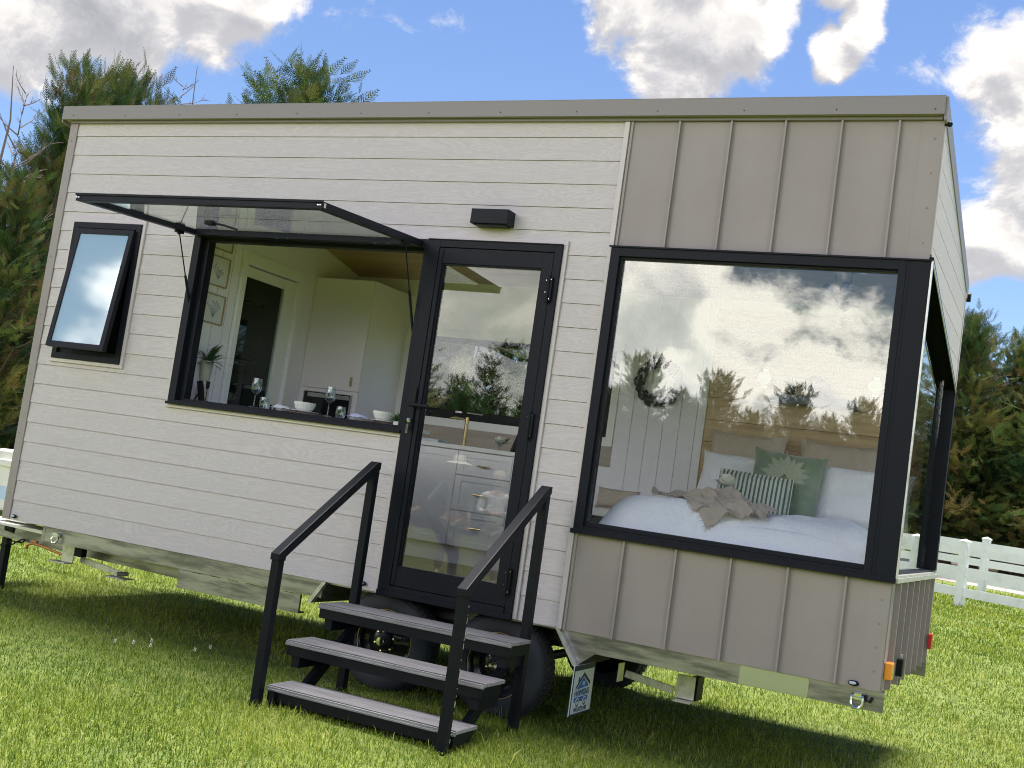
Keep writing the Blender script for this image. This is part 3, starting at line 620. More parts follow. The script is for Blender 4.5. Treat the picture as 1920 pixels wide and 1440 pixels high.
# --- small awning window
b = MB(); b.frame(AW['x0'], AW['x1'], AW['z0'], AW['z1'], -0.032, 0.09, 0.045, 0.045, 0.045, 0.045)
b.frame(AW['x0']+0.0455, AW['x1']-0.0455, AW['z0']+0.0455, AW['z1']-0.0455, -0.008, 0.08, 0.02, 0.02, 0.03, 0.02)
aw = b.build('window', 'black', H, bevel=0.0012); aw['label'] = 'small black window with a frosted sash tilted open'
ax0, ax1 = 0.292, 0.862; ay0, az0, ay1, az1 = -0.038, 2.262, -0.150, 1.335
al = math.hypot(ay1-ay0, az1-az0); vy, vz = (ay1-ay0)/al, (az1-az0)/al
def abar(b, xa, xb, s0, s1, t0, t1):
    P_ = lambda s, t: (ay0+vy*s+vz*t, az0+vz*s-vy*t)
    b.prism([P_(s0, t0), P_(s1, t0), P_(s1, t1), P_(s0, t1)], 'x', xa, xb)
b = MB(); abar(b, ax0, ax0+0.042, 0, al, -0.02, 0.02); abar(b, ax1-0.042, ax1, 0, al, -0.02, 0.02); abar(b, ax0+0.0422, ax1-0.0422, 0, 0.042, -0.02, 0.02); abar(b, ax0+0.0422, ax1-0.0422, al-0.042, al, -0.02, 0.02)
b.build('sash', 'black', aw, bevel=0.0015)
b = MB(); abar(b, ax0+0.040, ax1-0.040, 0.040, al-0.040, -0.003, 0.012); b.build('pane', 'frost', aw)

# --- door
b = MB(); b.box(DR['x0']+.0005, 3.455, -0.038, 0.10, 0.030, DR['z1']); b.box(4.272, DR['x1'], -0.038, 0.10, 0.030, DR['z1']); b.box(3.4555, 4.2715, -0.038, 0.10, 2.258, DR['z1'])
b.box(DR['x0']+.0005, DR['x1'], -0.048, 0.10, -0.004, 0.029); b.box(3.456, 4.271, -0.046, 0.09, 0.0295, 0.062)
b.box(DR['x0']-0.004, DR['x1']+0.006, -0.0445, -0.0382, DR['z1']-0.004, DR['z1']+0.003)
df = b.build('door_frame', 'black', H, bevel=0.0015)
b = MB(); b.frame(3.461, 4.268, 0.066, 2.253, -0.034, 0.012, 0.030, 0.070, 0.118, 0.100)
b.frame(3.4915, 4.1975, 0.1845, 2.1525, -0.026, 0.006, 0.008, 0.008, 0.008, 0.008)
b.box(3.461, 3.489, -0.0385, -0.0342, 0.07, 2.25)
dr = b.build('door', 'black', H, bevel=0.0012); dr['label'] = 'tall black framed glass door above the steps'
b = MB(); win_glass(b, 3.4995, 4.1895, 0.1925, 2.1445, -0.010); b.build('pane', 'glassd', dr)
b = MB(); b.box(3.420, 3.452, -0.052, -0.0385, 1.06, 1.33); b.build('lock_plate', 'black2', dr, bevel=0.003)
b = MB(); b.box(3.424, 3.448, -0.085, -0.052, 1.205, 1.228); b.box(3.424, 3.575, -0.100, -0.085, 1.206, 1.226); b.build('handle', 'black2', dr, bevel=0.004)
b = MB(); b.lathe([(0, -.02), (.014, -.018), (.014, 0)], (3.436, -0.052, 1.115), 'y', 12); b.box(3.428, 3.444, -0.08, -0.074, 1.03, 1.09); b.ball((3.440, -0.078, 1.118), 0.014, 8); b.build('keys', 'chrome', dr)
for hz_ in (2.02, 1.17, 0.22):
    b = MB(); b.box(4.255, 4.292, -0.058, -0.0385, hz_-0.075, hz_+0.075); b.tube([(4.270, -0.060, hz_-0.085), (4.270, -0.060, hz_+0.085)], 0.010, 8)
    hg = b.build('hinge', 'black2', dr, bevel=0.002)
    b = MB()
    for q, zz in ((-1, .055), (1, .062), (-1, -.02), (1, -.06)): b.ball((4.270+q*0.015, -0.059, hz_+zz), 0.0042, 6)
    b.build_each('screw', 'chrome', hg)
# --- wall lamp
b = MB(); b.box(3.69, 3.955, -0.115, -0.012, 2.405, 2.500); b.box(3.71, 3.935, -0.105, -0.02, 2.398, 2.4048)
lp = b.build('wall_lamp', 'black2', H, bevel=0.004)

# --- chassis
b = MB(); b.box(0.43, 2.93, 0.012, 0.03, -0.108, -0.001); b.box(0.43, 2.93, 0.0302, 0.075, -0.108, -0.100)
b.box(4.86, 6.492, 0.012, 0.03, -0.108, -0.001); b.box(4.86, 6.492, 0.0302, 0.075, -0.108, -0.100)
b.box(0.44, 6.49, 2.17, 2.19, -0.105, -0.001)
b.box(0.40, 0.428, 0.012, 2.18, -0.108, -0.001)
ch = b.build('chassis', 'galv', H, bevel=0.001)
MB().box(5.72, 6.10, 0.006, 0.0118, -0.106, -0.003).build('reflective_panel', mat('fresh_zinc', (0.54, 0.55, 0.47), 0.25, 0.7), ch)
b = MB(); b.box(1.74, 2.775, 0.004, 0.024, -0.236, -0.112); b.box(1.74, 2.775, 0.0242, 0.08, -0.236, -0.228)
lb = b.build('lower_beam', 'galv', H, bevel=0.001)
b = MB()
for k in range(6):
    b.box(1.86+k*0.155, 1.86+k*0.155+0.09, 0.0015, 0.0038, -0.1125, -0.1095)
b.build_each('weld_gap', 'black2', lb)
b = MB(); b.prism([(1.738, -0.236), (1.738, -0.125), (-1.45, -0.055), (-1.45, -0.165)], 'y', 0.36, 0.42); b.prism([(1.738, -0.236), (1.738, -0.125), (-1.45, -0.055), (-1.45, -0.165)], 'y', 1.80, 1.86)
b.build_each('drawbar', 'galv', H)
b = MB()
for yy in (0.75, 1.5): b.box(0.5, 6.4, yy, yy+0.05, -0.12, -0.01)
for xx in (1.2, 2.2, 5.2, 6.0): b.box(xx, xx+0.04, 0.08, 2.16, -0.08, -0.012)
b.box(0.03, 6.43, 0.10, 2.13, 0.000, 0.0295); b.build('underfloor', 'galv', H)
# wheel arch
b = MB()
b.prism([(2.935, -0.001), (2.965, -0.001), (2.868, -0.150), (2.838, -0.150)], 'y', -0.010, 0.030)
b.prism([(4.605, -0.001), (4.632, -0.001), (4.772, -0.198), (4.745, -0.198)], 'y', -0.010, 0.030)
b.build_each('arch_strut', 'galvl', H); wa = H
b = MB(); b.quad((2.955, .03, -.01), (2.955, .60, -.01), (2.86, .60, -.15), (2.86, .03, -.15)); b.quad((4.62, .03, -.01), (4.62, .60, -.01), (4.76, .60, -.2), (4.76, .03, -.2))
b.box(2.95, 4.62, 0.40, 0.42, -0.16, -0.002); b.box(2.95, 4.62, 0.03, 0.40, -0.012, -0.002); b.quad((4.63, .032, -.001), (4.86, .032, -.001), (4.86, .032, -.11), (4.76, .032, -.19)); b.build('mudguard', 'galv', wa)
# wheels
def wheel(x, y, flip=1):
    cz = -0.305; R = 0.325; yo = y
    w_ = MB(); pr = [(0.205, 0.0), (0.225, -0.012*flip), (0.285, -0.014*flip), (0.312, 0.0), (R, 0.03*flip), (R, 0.165*flip), (0.312, 0.195*flip), (0.27, 0.205*flip), (0.205, 0.19*flip)]
    w_.lathe(pr, (x, yo, cz), 'y', 56, closed=True)
    for k in range(56):
        a = 2*math.pi*k/56
        for q, yy in enumerate((0.035, 0.075, 0.115)):
            aa = a + (0.03 if q % 2 else 0); c_, s_ = math.cos(aa), math.sin(aa)
            p0 = Vector((x+c_*(R+0.002), yo+yy*flip, cz+s_*(R+0.002)))
            tt = Vector((-s_, 0, c_))*0.011
            w_.add([p0-tt, p0+tt, p0+tt+Vector((0, .034*flip, 0)), p0-tt+Vector((0, .034*flip, 0)), p0-tt+Vector((c_, 0, s_))*0.006, p0+tt+Vector((c_, 0, s_))*0.006, p0+tt+Vector((c_, .034*flip, s_*1))*1 if False else p0+tt+Vector((c_*0.006, .034*flip, s_*0.006)), p0-tt+Vector((c_*0.006, .034*flip, s_*0.006))], [(4, 5, 6, 7), (0, 1, 5, 4), (1, 2, 6, 5), (2, 3, 7, 6), (3, 0, 4, 7)])
    root = w_.build('wheel', 'rubber', H, smooth=True)
    r_ = MB(); r_.lathe([(0.206, 0.002*flip), (0.200, 0.014*flip), (0.188, 0.024*flip), (0.182, 0.06*flip), (0.150, 0.075*flip), (0.12, 0.062*flip), (0.085, 0.035*flip), (0.0, 0.035*flip)], (x, yo, cz), 'y', 48); r_.build('rim', 'rim', root, smooth=True)
    g_ = MB(); g_.lathe([(0.2015, -0.001*flip), (0.1975, -0.0005*flip), (0.1975, 0.004*flip)], (x, yo+0.009*flip, cz), 'y', 64); g_.build('pinstripe', 'gold', root, smooth=True)
    h_ = MB(); h_.lathe([(0.0, -0.045*flip), (0.026, -0.043*flip), (0.032, -0.035*flip), (0.032, 0.03*flip)], (x, yo, cz), 'y', 20)
    h_.build('hub_cap', 'chrome', root, smooth=True)
    n_ = MB(); n_.lathe([(0.032, -0.005*flip), (0.055, 0.005*flip), (0.058, 0.034*flip)], (x, yo, cz), 'y', 20); n_.build('hub', 'black2', root, smooth=True)
    s_ = MB()
    for k in range(6):
        a = 2*math.pi*k/6+0.3; s_.lathe([(0, -.0), (.009, .002), (.011, .03)], (x+0.070*math.cos(a), yo+0.010, cz+0.070*math.sin(a)), 'y', 6)
    s_.build_each('wheel_nut', 'brass', root)
for xw in (3.405, 4.215): wheel(xw, 0.075); wheel(xw, 2.16, -1)
b = MB(); b.box(3.2, 4.4, 0.35, 0.42, -0.20, -0.13); b.tube([(3.405, 0.2, -.305), (3.405, 2.05, -.305)], 0.03, 10); b.tube([(4.215, 0.2, -.305), (4.215, 2.05, -.305)], 0.03, 10)
b.tube([(3.1, .32, -.12), (3.405, .32, -.25), (3.8, .32, -.14), (4.215, .32, -.25), (4.5, .32, -.12)], 0.02, 6); b.build('axle', 'black2', H)
# mudflap with the maker's mark
b = MB(); b.box(4.768, 4.774, -0.045, 0.297, -0.483, -0.190)
mf = b.build('mudflap', 'plate', H, bevel=0.002)
b = MB(); fx = 4.7745
b.box(fx, fx+0.0015, -0.043, 0.295, -0.222, -0.192); b.box(fx, fx+0.0015, -0.043, 0.295, -0.4825, -0.474)
b.box(fx, fx+0.0015, -0.043, -0.030, -0.4735, -0.2225)
b.build('mudflap_border', 'navy', mf)
Yc = lambda u: -0.03+u*0.315; Zc = lambda v: -0.235-v*0.235
def ply(b, pts, x0=fx, x1=fx+0.0016): b.prism([(Yc(p), Zc(q)) for p, q in pts], 'x', x0, x1)
b = MB(); ply(b, [(0.14, 0.36), (0.50, 0.02), (0.86, 0.28), (0.86, 0.36), (0.50, 0.10), (0.14, 0.42)]); ply(b, [(0.24, 0.12), (0.31, 0.12), (0.31, 0.20), (0.24, 0.27)], fx, fx+0.0013)
b.build('logo_roof', 'navy', mf)
b = MB(); ply(b, [(0.22, 0.40), (0.50, 0.13), (0.78, 0.36), (0.78, 0.38), (0.22, 0.42)]); ply(b, [(0.12, 0.62), (0.80, 0.62), (0.80, 0.74), (0.12, 0.74)]); b.build('logo_body', 'blue', mf)
b = MB(); ply(b, [(0.46, 0.24), (0.58, 0.24), (0.58, 0.34), (0.46, 0.34)], fx+0.0017, fx+0.0026); ply(b, [(0.24, 0.43), (0.70, 0.43), (0.70, 0.60), (0.24, 0.60)], fx, fx+0.001); b.build('logo_window', 'plateb', mf)
b = MB()
for cu in (0.28, 0.64):
    b.lathe([(0.0, 0.0), (0.030, 0.0), (0.030, 0.0030), (0.0, 0.0030)], (fx, Yc(cu), Zc(0.76)), 'x', 20)
b.build_each('logo_wheel', 'plate', mf)
b = MB()
for cu in (0.28, 0.64): b.lathe([(0.014, 0.0), (0.022, 0.0), (0.022, 0.0040), (0.014, 0.0040)], (fx, Yc(cu), Zc(0.76)), 'x', 20, closed=True)
b.build_each('logo_tyre', 'navy', mf)
def text(s, size, mtn, parent, mw, name='lettering', ext=0.0006):
    c = bpy.data.curves.new(name, 'FONT'); c.body = s; c.size = size; c.extrude = ext; c.align_x = 'CENTER'
    tmp = bpy.data.objects.new(name+'_tmp', c); COL.objects.link(tmp)
    dg = bpy.context.evaluated_depsgraph_get(); me = bpy.data.meshes.new_from_object(tmp.evaluated_get(dg)); bpy.data.objects.remove(tmp)
    me.transform(mw); 
    o_ = off_of(parent); me.transform(Matrix.Translation(-o_)); me.materials.clear(); me.materials.append(M[mtn])
    o = bpy.data.objects.new(name, me); COL.objects.link(o); o.parent = parent; OFF[o.name] = o_; return o
RX = Matrix(((0, 0, 1, 0), (1, 0, 0, 0), (0, 1, 0, 0), (0, 0, 0, 1)))    # text plane to +x facing
text('HAWKINS', 0.052, 'navy', mf, Matrix.Translation((fx+0.0022, Yc(0.47), Zc(0.585))) @ RX)
text('0412422748', 0.040, 'navy', mf, Matrix.Translation((fx+0.0012, Yc(0.48), Zc(0.985))) @ RX)
text('AL-KO', 0.020, 'plate', mf, Matrix.Translation((fx+0.0022, Yc(0.14), -0.214)) @ RX) if False else None
# stabiliser arms
def stabiliser(x0, x1, xb, y, z):
    b = MB(); b.bar((x0, y, z-0.005), (x1, y, z-0.045), 0.045, 0.012); b.box(x0-0.035, x0-0.028, y-0.05, y+0.05, z-0.06, z+0.055)
    b.box(xb-0.06, xb+0.065, y-0.05, y-0.042, z-0.075, z+0.065); b.box(xb-0.05, xb+0.055, y-0.13, y+0.0, z-0.088, z-0.078); b.box(xb+0.03, xb+0.065, y-0.0415, y+0.05, z-0.07, z+0.065)
    b.build('stabiliser_arm', 'galvl', H, bevel=0.002)
stabiliser(4.93, 5.24, 5.33, 0.42, -0.235)
b = MB(); b.bar((0.56, 0.28, -0.225), (0.98, 0.28, -0.272), 0.045, 0.012); b.box(0.44, 0.56, 0.20, 0.208, -0.255, -0.125); b.box(0.34, 0.52, 0.16, 0.26, -0.268, -0.260); b.box(0.86, 1.06, 0.22, 0.34, -0.304, -0.298); b.tube([(0.98, 0.22, -0.27), (0.98, 0.34, -0.27)], 0.018, 8)
b.build('stabiliser_arm', 'galvl', H, bevel=0.002)
b = MB(); b.box(0.562, 0.63, 0.205, 0.26, -0.20, -0.13); b.box(5.385, 5.40, 0.37, 0.5, -0.31, -0.17); b.build_each('stabiliser_block', 'black2', H)
# d-rings, brass tap and copper pipe, chain
for xd in (0.565, 6.362):
    b = MB(); pts = [(xd-0.030, -0.012, -0.045), (xd-0.034, -0.016, -0.080), (xd-0.018, -0.018, -0.103), (xd+0.010, -0.018, -0.103), (xd+0.028, -0.016, -0.080), (xd+0.026, -0.012, -0.045)]
    b.tube(pts, 0.0075, 8); b.tube([(xd-0.034, -0.008, -0.045), (xd+0.030, -0.008, -0.045)], 0.013, 8); b.box(xd-0.02, xd+0.018, -0.02, 0.0115, -0.06, -0.028); b.build('tie_down_ring', 'chrome', H, smooth=True)
b = MB(); b.tube([(6.40, -.004, -.03), (6.405, -.012, -.06), (6.425, -.012, -.062), (6.435, -.004, -.035)], 0.008, 6); b.build('cable_loop', 'black2', H, smooth=True)
b = MB(); b.tube([(-0.03, 0.30, -0.205), (0.02, .30, -.185), (0.12, .30, -.190), (0.34, 0.30, -0.222), (0.40, 0.30, -0.225), (0.42, .30, -.13)], 0.010, 8); b.tube([(-0.03, .30, -.205), (-0.035, .30, -.235)], .012, 8); b.box(0.02, 0.07, 0.285, 0.315, -0.172, -0.160); b.tube([(0.045, .3, -.19), (0.045, .3, -.165)], .006, 6)
b.build('gas_pipe', 'copper', H, smooth=True)
b = MB(); b.box(-0.30, 0.10, 0.18, 0.62, -0.030, -0.020); b.prism([(-0.46, -0.045), (0.30, -0.048), (0.33, -0.075), (-0.40, -0.055)], 'y', 0.10, 0.34); b.build('front_tray', 'ac', H)
b = MB(); b.bar((-0.385, 0.42, -0.62), (-0.385, 0.42, -0.02), 0.055, 0.055); b.box(-0.45, -0.32, 0.36, 0.48, -0.632, -0.615); b.box(-0.44, -0.33, 0.37, 0.47, -0.10, -0.01)
b.tube([(-0.36, 0.38, -0.11), (-0.26, 0.38, -0.12)], 0.035, 10)
b.build('corner_jack', 'black2', H, bevel=0.003)
MB().box(-0.395, -0.365, 0.388, 0.3905, -0.13, -0.05).build('jack_sticker', 'plate', H)
b = MB()
for k in range(5):
    cx_, cz_ = -0.33+k*0.048, -0.245+k*0.014; pts = []
    for q in range(11):
        a = 2*math.pi*q/10; u_, v_ = 0.030*math.cos(a), 0.013*math.sin(a)
        pts.append((cx_+u_*0.95, 0.34+(v_ if k % 2 else 0), cz_+u_*0.3+(0 if k % 2 else v_)))
    b.tube(pts, 0.006, 6, caps=False)
b.build('safety_chain', 'black2', H, smooth=True)
# marker lights
for q, (xx, zz) in enumerate(((0.118, 0.032), (3.245, 0.040), (6.333, 0.022))):
    b = MB(); b.ball((xx, -0.018, zz), 0.030, 16, (1, 0.35, 0.5)); lo_ = b.build('marker_light', 'black2', H, smooth=True)
    b = MB(); b.ball((xx-0.004, -0.026, zz+0.001), 0.020, 12, (1, 0.35, 0.45)); b.build('lens', 'clearl', lo_, smooth=True)
b = MB(); b.box(6.4735, 6.515, 0.02, 0.11, 0.065, 0.155); b.build('side_light', 'amber', H, bevel=0.006)
b = MB(); b.box(6.500, 6.535, 0.30, 0.37, 0.065, 0.160); b.build('plug_cover', 'black2', H, bevel=0.004)
b = MB(); b.box(6.500, 6.512, 0.47, 0.485, 0.095, 0.17); b.build('hinge_pin', 'galvl', H)
b = MB(); b.box(6.500, 6.525, 1.98, 2.07, 0.10, 0.20); b.build('tail_light', 'red', H, bevel=0.004)
# air conditioner on the drawbar
b = MB(); b.box(-0.70, -0.37, 0.45, 1.15, 0.0, 0.50); acu = b.build('air_conditioner', 'ac', H, bevel=0.02)
b = MB()
for k in range(7): b.box(-0.52, -0.42, 0.4478, 0.4505, 0.25+k*0.018, 0.258+k*0.018)
b.build('vent', 'black2', acu)
MB().box(-0.62, -0.50, 0.447, 0.4495, 0.09, 0.20).build('rating_sticker', 'plateb', acu)
b = MB(); b.box(-0.64, -0.44, 0.42, 0.449, 0.36, 0.42); b.build('handle', 'ac', acu, bevel=0.01)

# ---------------------------------------------------------------- interior: kitchen
XP = 1.43
def xslab(b, x0, x1, y0, y1, z0, z1, holes):
    t_ = MB().slab(y0, y1, z0, z1, x0, x1, holes); b.add([(v[1], v[0], v[2]) for v in t_.v], t_.f)
b = MB(); xslab(b, XP-0.07, XP, 0.101, 2.129, 0.135, 2.42, [(0.59, 1.27, 0.0, 2.19)])
b.prism([(0.101, 2.421), (2.129, 2.421), (2.129, 2.428), (0.101, 2.853)], 'x', XP-0.07, XP)
pt = b.build('partition_wall', 'inwall', H)
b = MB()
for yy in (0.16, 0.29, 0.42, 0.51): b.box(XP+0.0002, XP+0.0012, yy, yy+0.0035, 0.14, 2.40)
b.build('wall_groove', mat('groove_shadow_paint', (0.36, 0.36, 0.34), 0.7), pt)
b = MB()
for a0, a1, c0, c1 in ((0.528, 0.588, 0.14, 2.282), (1.272, 1.332, 0.14, 2.282), (0.5885, 1.2715, 2.192, 2.282)): b.box(XP+0.0005, XP+0.018, a0, a1, c0, c1)
b.build('architrave', 'white', pt, bevel=0.003)
b = MB(); b.box(XP-0.055, XP-0.015, 1.13, 1.27, 0.14, 2.18); b.box(XP-0.045, XP-0.025, 0.60, 1.129, 2.10, 2.18); sd_ = b.build('sliding_door', 'white', H, bevel=0.002)
b = MB(); b.box(XP-0.012, XP-0.008, 1.16, 1.18, 1.10, 1.16); b.box(XP-0.014, XP-0.010, 1.215, 1.235, 1.07, 1.16); b.build('pull', 'black2', sd_)
MB().box(XP-0.040, XP-0.034, 0.60, 1.13, 0.14, 2.10).build('pane', 'bathg', sd_)
# bathroom lining and black shower frame
b = MB(); b.box(0.0905, 0.10, 0.101, 2.129, 0.135, 2.42); b.box(0.10, XP-0.075, 2.118, 2.128, 0.135, 2.42); b.box(0.10, XP-0.075, 1.45, 1.46, 0.136, 2.42); b.build('bathroom_lining', 'slate', H)
b = MB(); b.box(0.95, 0.99, 0.50, 1.44, 1.98, 2.02); b.box(0.95, 0.98, 0.50, 1.44, 1.50, 1.52); b.box(0.95, 0.98, 0.60, 0.63, 0.14, 2.0); b.tube([(0.9, 0.86, 1.35), (0.9, 0.87, 1.9), (0.88, 0.93, 1.96)], 0.008, 8); b.tube([(0.9, 0.90, 1.92), (0.92, 1.06, 1.8), (0.92, 1.10, 1.5), (0.9, 0.98, 1.0)], 0.006, 6)
b.build('shower_frame', 'black2', H)
# tall cabinet
b = MB(); b.box(XP+0.001, 2.008, 1.522, 2.129, 0.136, 2.286); tcab = b.build('tall_cabinet', 'cab', H, bevel=0.001)
b = MB(); b.box(XP+0.004, 2.005, 1.500, 1.521, 1.362, 2.284); b.build('cupboard_door', 'cab', tcab, bevel=0.0015)
b = MB(); b.frame(XP+0.004, 2.005, 0.92, 1.358, 1.500, 1.521, 0.045, 0.045, 0.03, 0.03); b.build('oven_surround', 'cab', tcab, bevel=0.0015)
b = MB(); b.box(1.926, 1.938, 1.484, 1.499, 1.400, 1.475); b.ball((1.932, 1.480, 1.435), 0.008, 8); b.build('handle', 'brass', tcab)
b = MB(); b.box(XP+0.052, 1.955, 1.508, 1.53, 0.955, 1.325); ov = b.build('oven', 'oven', tcab)
b = MB(); b.box(1.52, 1.93, 1.500, 1.5079, 1.285, 1.318); b.box(1.945, 1.9585, 1.49, 1.5079, 0.955, 1.325); b.build_each('oven_trim', 'steel', ov)
# kitchen bench
b = MB(); b.box(2.01, 3.47, 1.52, 2.128, 0.27, 1.008); b.box(2.01, 3.47, 1.57, 2.128, 0.136, 0.2699); kb = b.build('kitchen_bench', 'drawer', H)
MB().box(3.4705, 3.495, 1.498, 2.128, 0.136, 1.008).build('end_panel', 'drawer', kb)
MB().box(2.009, 3.50, 1.485, 2.128, 1.0085, 1.042).build('benchtop', 'stone', kb, bevel=0.002)
def shaker(x0, x1, z0, z1, name):
    b = MB(); b.box(x0, x1, 1.507, 1.5195, z0, z1); b.frame(x0, x1, z0, z1, 1.500, 1.5069, 0.055, 0.055, 0.055 if z1-z0 > .3 else .045, 0.055 if z1-z0 > .3 else .045)
    o = b.build(name, 'drawer', kb, bevel=0.001); return o
shaker(2.55, 2.998, 0.275, 1.002, 'cupboard_door'); shaker(2.10, 2.545, 0.275, 1.002, 'cupboard_door')
for z0, z1, hz_ in ((0.82, 1.002, 0.90), (0.548, 0.815, 0.68), (0.275, 0.543, 0.425)):
    d_ = shaker(3.004, 3.466, z0, z1, 'drawer')
    b = MB(); b.tube([(3.185, 1.478, hz_), (3.29, 1.478, hz_)], 0.0055, 8); b.tube([(3.237, 1.478, hz_), (3.237, 1.50, hz_)], 0.006, 8); b.lathe([(0.012, 0), (0.012, .004)], (3.237, 1.494, hz_), 'y', 10); b.build('handle', 'brass', d_)
# back window and splashback
b = MB(); t_ = MB().frame(BK[0], BK[1], BK[2]-0.03, BK[3], 2.125, 2.22, 0.045, 0.045, 0.075, 0.045); b.add(t_.v, t_.f); b.box(2.98, 3.02, 2.125, 2.22, BK[2]+0.046, BK[3]-0.046) if False else None
bw = b.build('back_window', 'black', H)
MB().box(BK[0]+0.04, BK[1]-0.04, 2.165, 2.171, BK[2]+0.04, BK[3]-0.04).build('pane', 'glasss', bw)
b = MB()
for a0, a1, c0, c1 in ((BK[0]-0.06, BK[0]-0.001, BK[2]-0.10, BK[3]+0.06), (BK[1]+.001, BK[1]+0.06, BK[2]-0.10, BK[3]+0.06), (BK[0], BK[1], BK[3]+.001, BK[3]+0.06), (BK[0], BK[1], BK[2]-0.10, BK[2]-0.031)): b.box(a0, a1, 2.112, 2.129, c0, c1)
b.build('architrave', 'white', bw)
b = MB(); b.tube([(2.70, 2.12, 1.335), (2.85, 2.12, 1.332)], 0.006, 6); b.box(2.60, 2.66, 2.10, 2.124, 1.325, 1.34); b.build('latch', 'steel', bw)
MB().box(2.01, 4.2, 2.114, 2.129, 1.0425, 1.199).build('splashback', 'splash', H)
# bench behind the servery window
MB().box(XP+0.001, 3.33, 0.101, 0.42, 1.053, 1.080).build('servery_bench', 'white', H, bevel=0.003)
# ---------------------------------------------------------------- interior: bedroom linings
b = MB()
z_ = 0.2
XB = 4.735
for k in range(13):
    za, zb = 0.14+k*0.17, 0.14+(k+1)*0.17-0.004
    b.box(XB, 6.36, 2.108+0.0002*(k % 2), 2.129, za, min(zb, 2.40))
b.build('timber_lining', 'headb', H)
b = MB()
xx = 4.02
while xx < XB-0.03:
    b.box(xx, min(xx+0.125, XB-0.022), 2.112, 2.129, 0.14, 2.40); xx += 0.129
b.box(3.60, 4.016, 2.112, 2.129, 1.9, 2.40) if False else None
gv = b.build('grooved_lining', 'inwall', H)
MB().box(XB-0.020, XB-0.001, 2.095, 2.129, 0.14, 2.40).build('lining_bead', 'white', gv)
for xs_, zs_ in ((5.155, 1.845), (5.955, 1.855)):
    b = MB(); b.box(xs_-0.02, xs_+0.02, 2.085, 2.107, zs_-0.07, zs_+0.07); wl_ = b.build('reading_light', 'brass', H)
    b = MB(); b.lathe([(0, -0.02), (0.05, -0.018), (0.055, 0.0)], (xs_, 2.075, zs_), 'y', 24); b.build('shade', 'white', wl_, smooth=True)
b = MB(); b.box(5.235, 5.845, 1.98, 2.107, 1.672, 1.735); b.build('wall_shelf', mat('blue_grey_shelf', (0.12, 0.14, 0.20), 0.5), H, bevel=0.003)

# ================================================================ loose things
# bed
bed = thing('bed', (5.55, 1.1, 0.135), 'made bed with white linen behind the large corner window', 'bed')
b = MB(); b.box(4.78, 6.34, 0.14, 2.10, 0.136, 0.55); b.build('bed_base', 'linen', bed, bevel=0.02)
def puffy(name, x0, x1, y0, y1, z0, z1, mt, parent, seed, amp, rnd, nx=60, ny=60, fn=None):
    from mathutils import noise
    b = MB(); vs = []
    for j in range(ny+1):
        for i in range(nx+1):
            u, v = i/nx, j/ny; x = x0+(x1-x0)*u; y = y0+(y1-y0)*v
            ex = min(u, 1-u)*(x1-x0); ey = min(v, 1-v)*(y1-y0)
            ed = min(1, ex/rnd); ed2 = min(1, ey/rnd)
            prof = math.sqrt(max(0, 1-(1-ed)**2))*math.sqrt(max(0, 1-(1-ed2)**2))
            n1_ = noise.noise(Vector((x*2.2+seed, y*2.2, 0)))*amp + noise.noise(Vector((x*7+seed, y*5, 3)))*amp*0.45 + abs(noise.noise(Vector((x*4+y*5+seed, y*2-x*1.5, 7))))*amp*0.7
            z = z0+(z1-z0)*prof+n1_*prof + (fn(x, y) if fn else 0)
            vs.append((x, y, z))
    fs = [(j*(nx+1)+i, j*(nx+1)+i+1, (j+1)*(nx+1)+i+1, (j+1)*(nx+1)+i) for j in range(ny) for i in range(nx)]
    b.add(vs, fs); return b.build(name, mt, parent, smooth=True)
puffy('mattress', 4.76, 6.36, 0.13, 2.10, 0.50, 0.76, 'linen', bed, 9, 0.01, 0.10)
puffy('duvet', 4.665, 6.365, 0.118, 1.46, 0.50, 0.84, 'linen', bed, 3, 0.035, 0.26, 90, 80)
# pillows
def pillow(name, loc, w_, h_, t_, rx, rz, mt, label, ry=0.0, flange=0.0, seed=1, grp_=None, cat='pillow'):
    from mathutils import noise
    b = MB(); n = 22; vs = []
    for s in (1, -1):
        for j in range(n+1):
            for i in range(n+1):
                u, v = 2*i/n-1, 2*j/n-1
                pin = 1-0.10*(1-abs(u)**2.5)*abs(v)**3; pin2 = 1-0.08*(1-abs(v)**2.5)*abs(u)**3
                X, Z = u*w_/2*pin2, v*h_/2*pin
                pr = max(0, (1-u**4))**0.5*max(0, (1-v**4))**0.5
                nn = noise.noise(Vector((u*2.3+seed, v*2.3, s*2)))*0.10+noise.noise(Vector((u*6+seed, v*5, s)))*0.06
                vs.append((X, s*t_/2*pr*(1+nn*2), Z))
    m_ = (n+1)**2
    fs = [(j*(n+1)+i, j*(n+1)+i+1, (j+1)*(n+1)+i+1, (j+1)*(n+1)+i) for j in range(n) for i in range(n)]
    b.add(vs, [tuple(reversed(f)) for f in fs] + [tuple(q+m_ for q in f) for f in fs])
    if flange:
        f_ = 0.004; b.box(-w_/2-flange, w_/2+flange, -f_, f_, -h_/2-flange, h_/2+flange)
    o = b.build(name, mt, smooth=True); o.location = loc; o.rotation_euler = (rx, ry, rz); tag(o, label, cat, grp_); return o
pillow('pillow', (5.11, 1.98, 1.16), 0.58, 0.54, 0.15, rad(-8), 0, 'tpillow', 'large taupe linen pillow standing at the left against the timber headboard', seed=2)
pillow('pillow', (5.80, 1.97, 1.16), 0.62, 0.54, 0.15, rad(-8), rad(2), 'tpillow', 'large taupe linen pillow standing at the right against the timber headboard', seed=5)
pillow('pillow', (5.20, 1.66, 1.03), 0.70, 0.44, 0.19, rad(-22), rad(-2), 'linen', 'plump white pillow on the left side of the bed', seed=7, ry=rad(2))
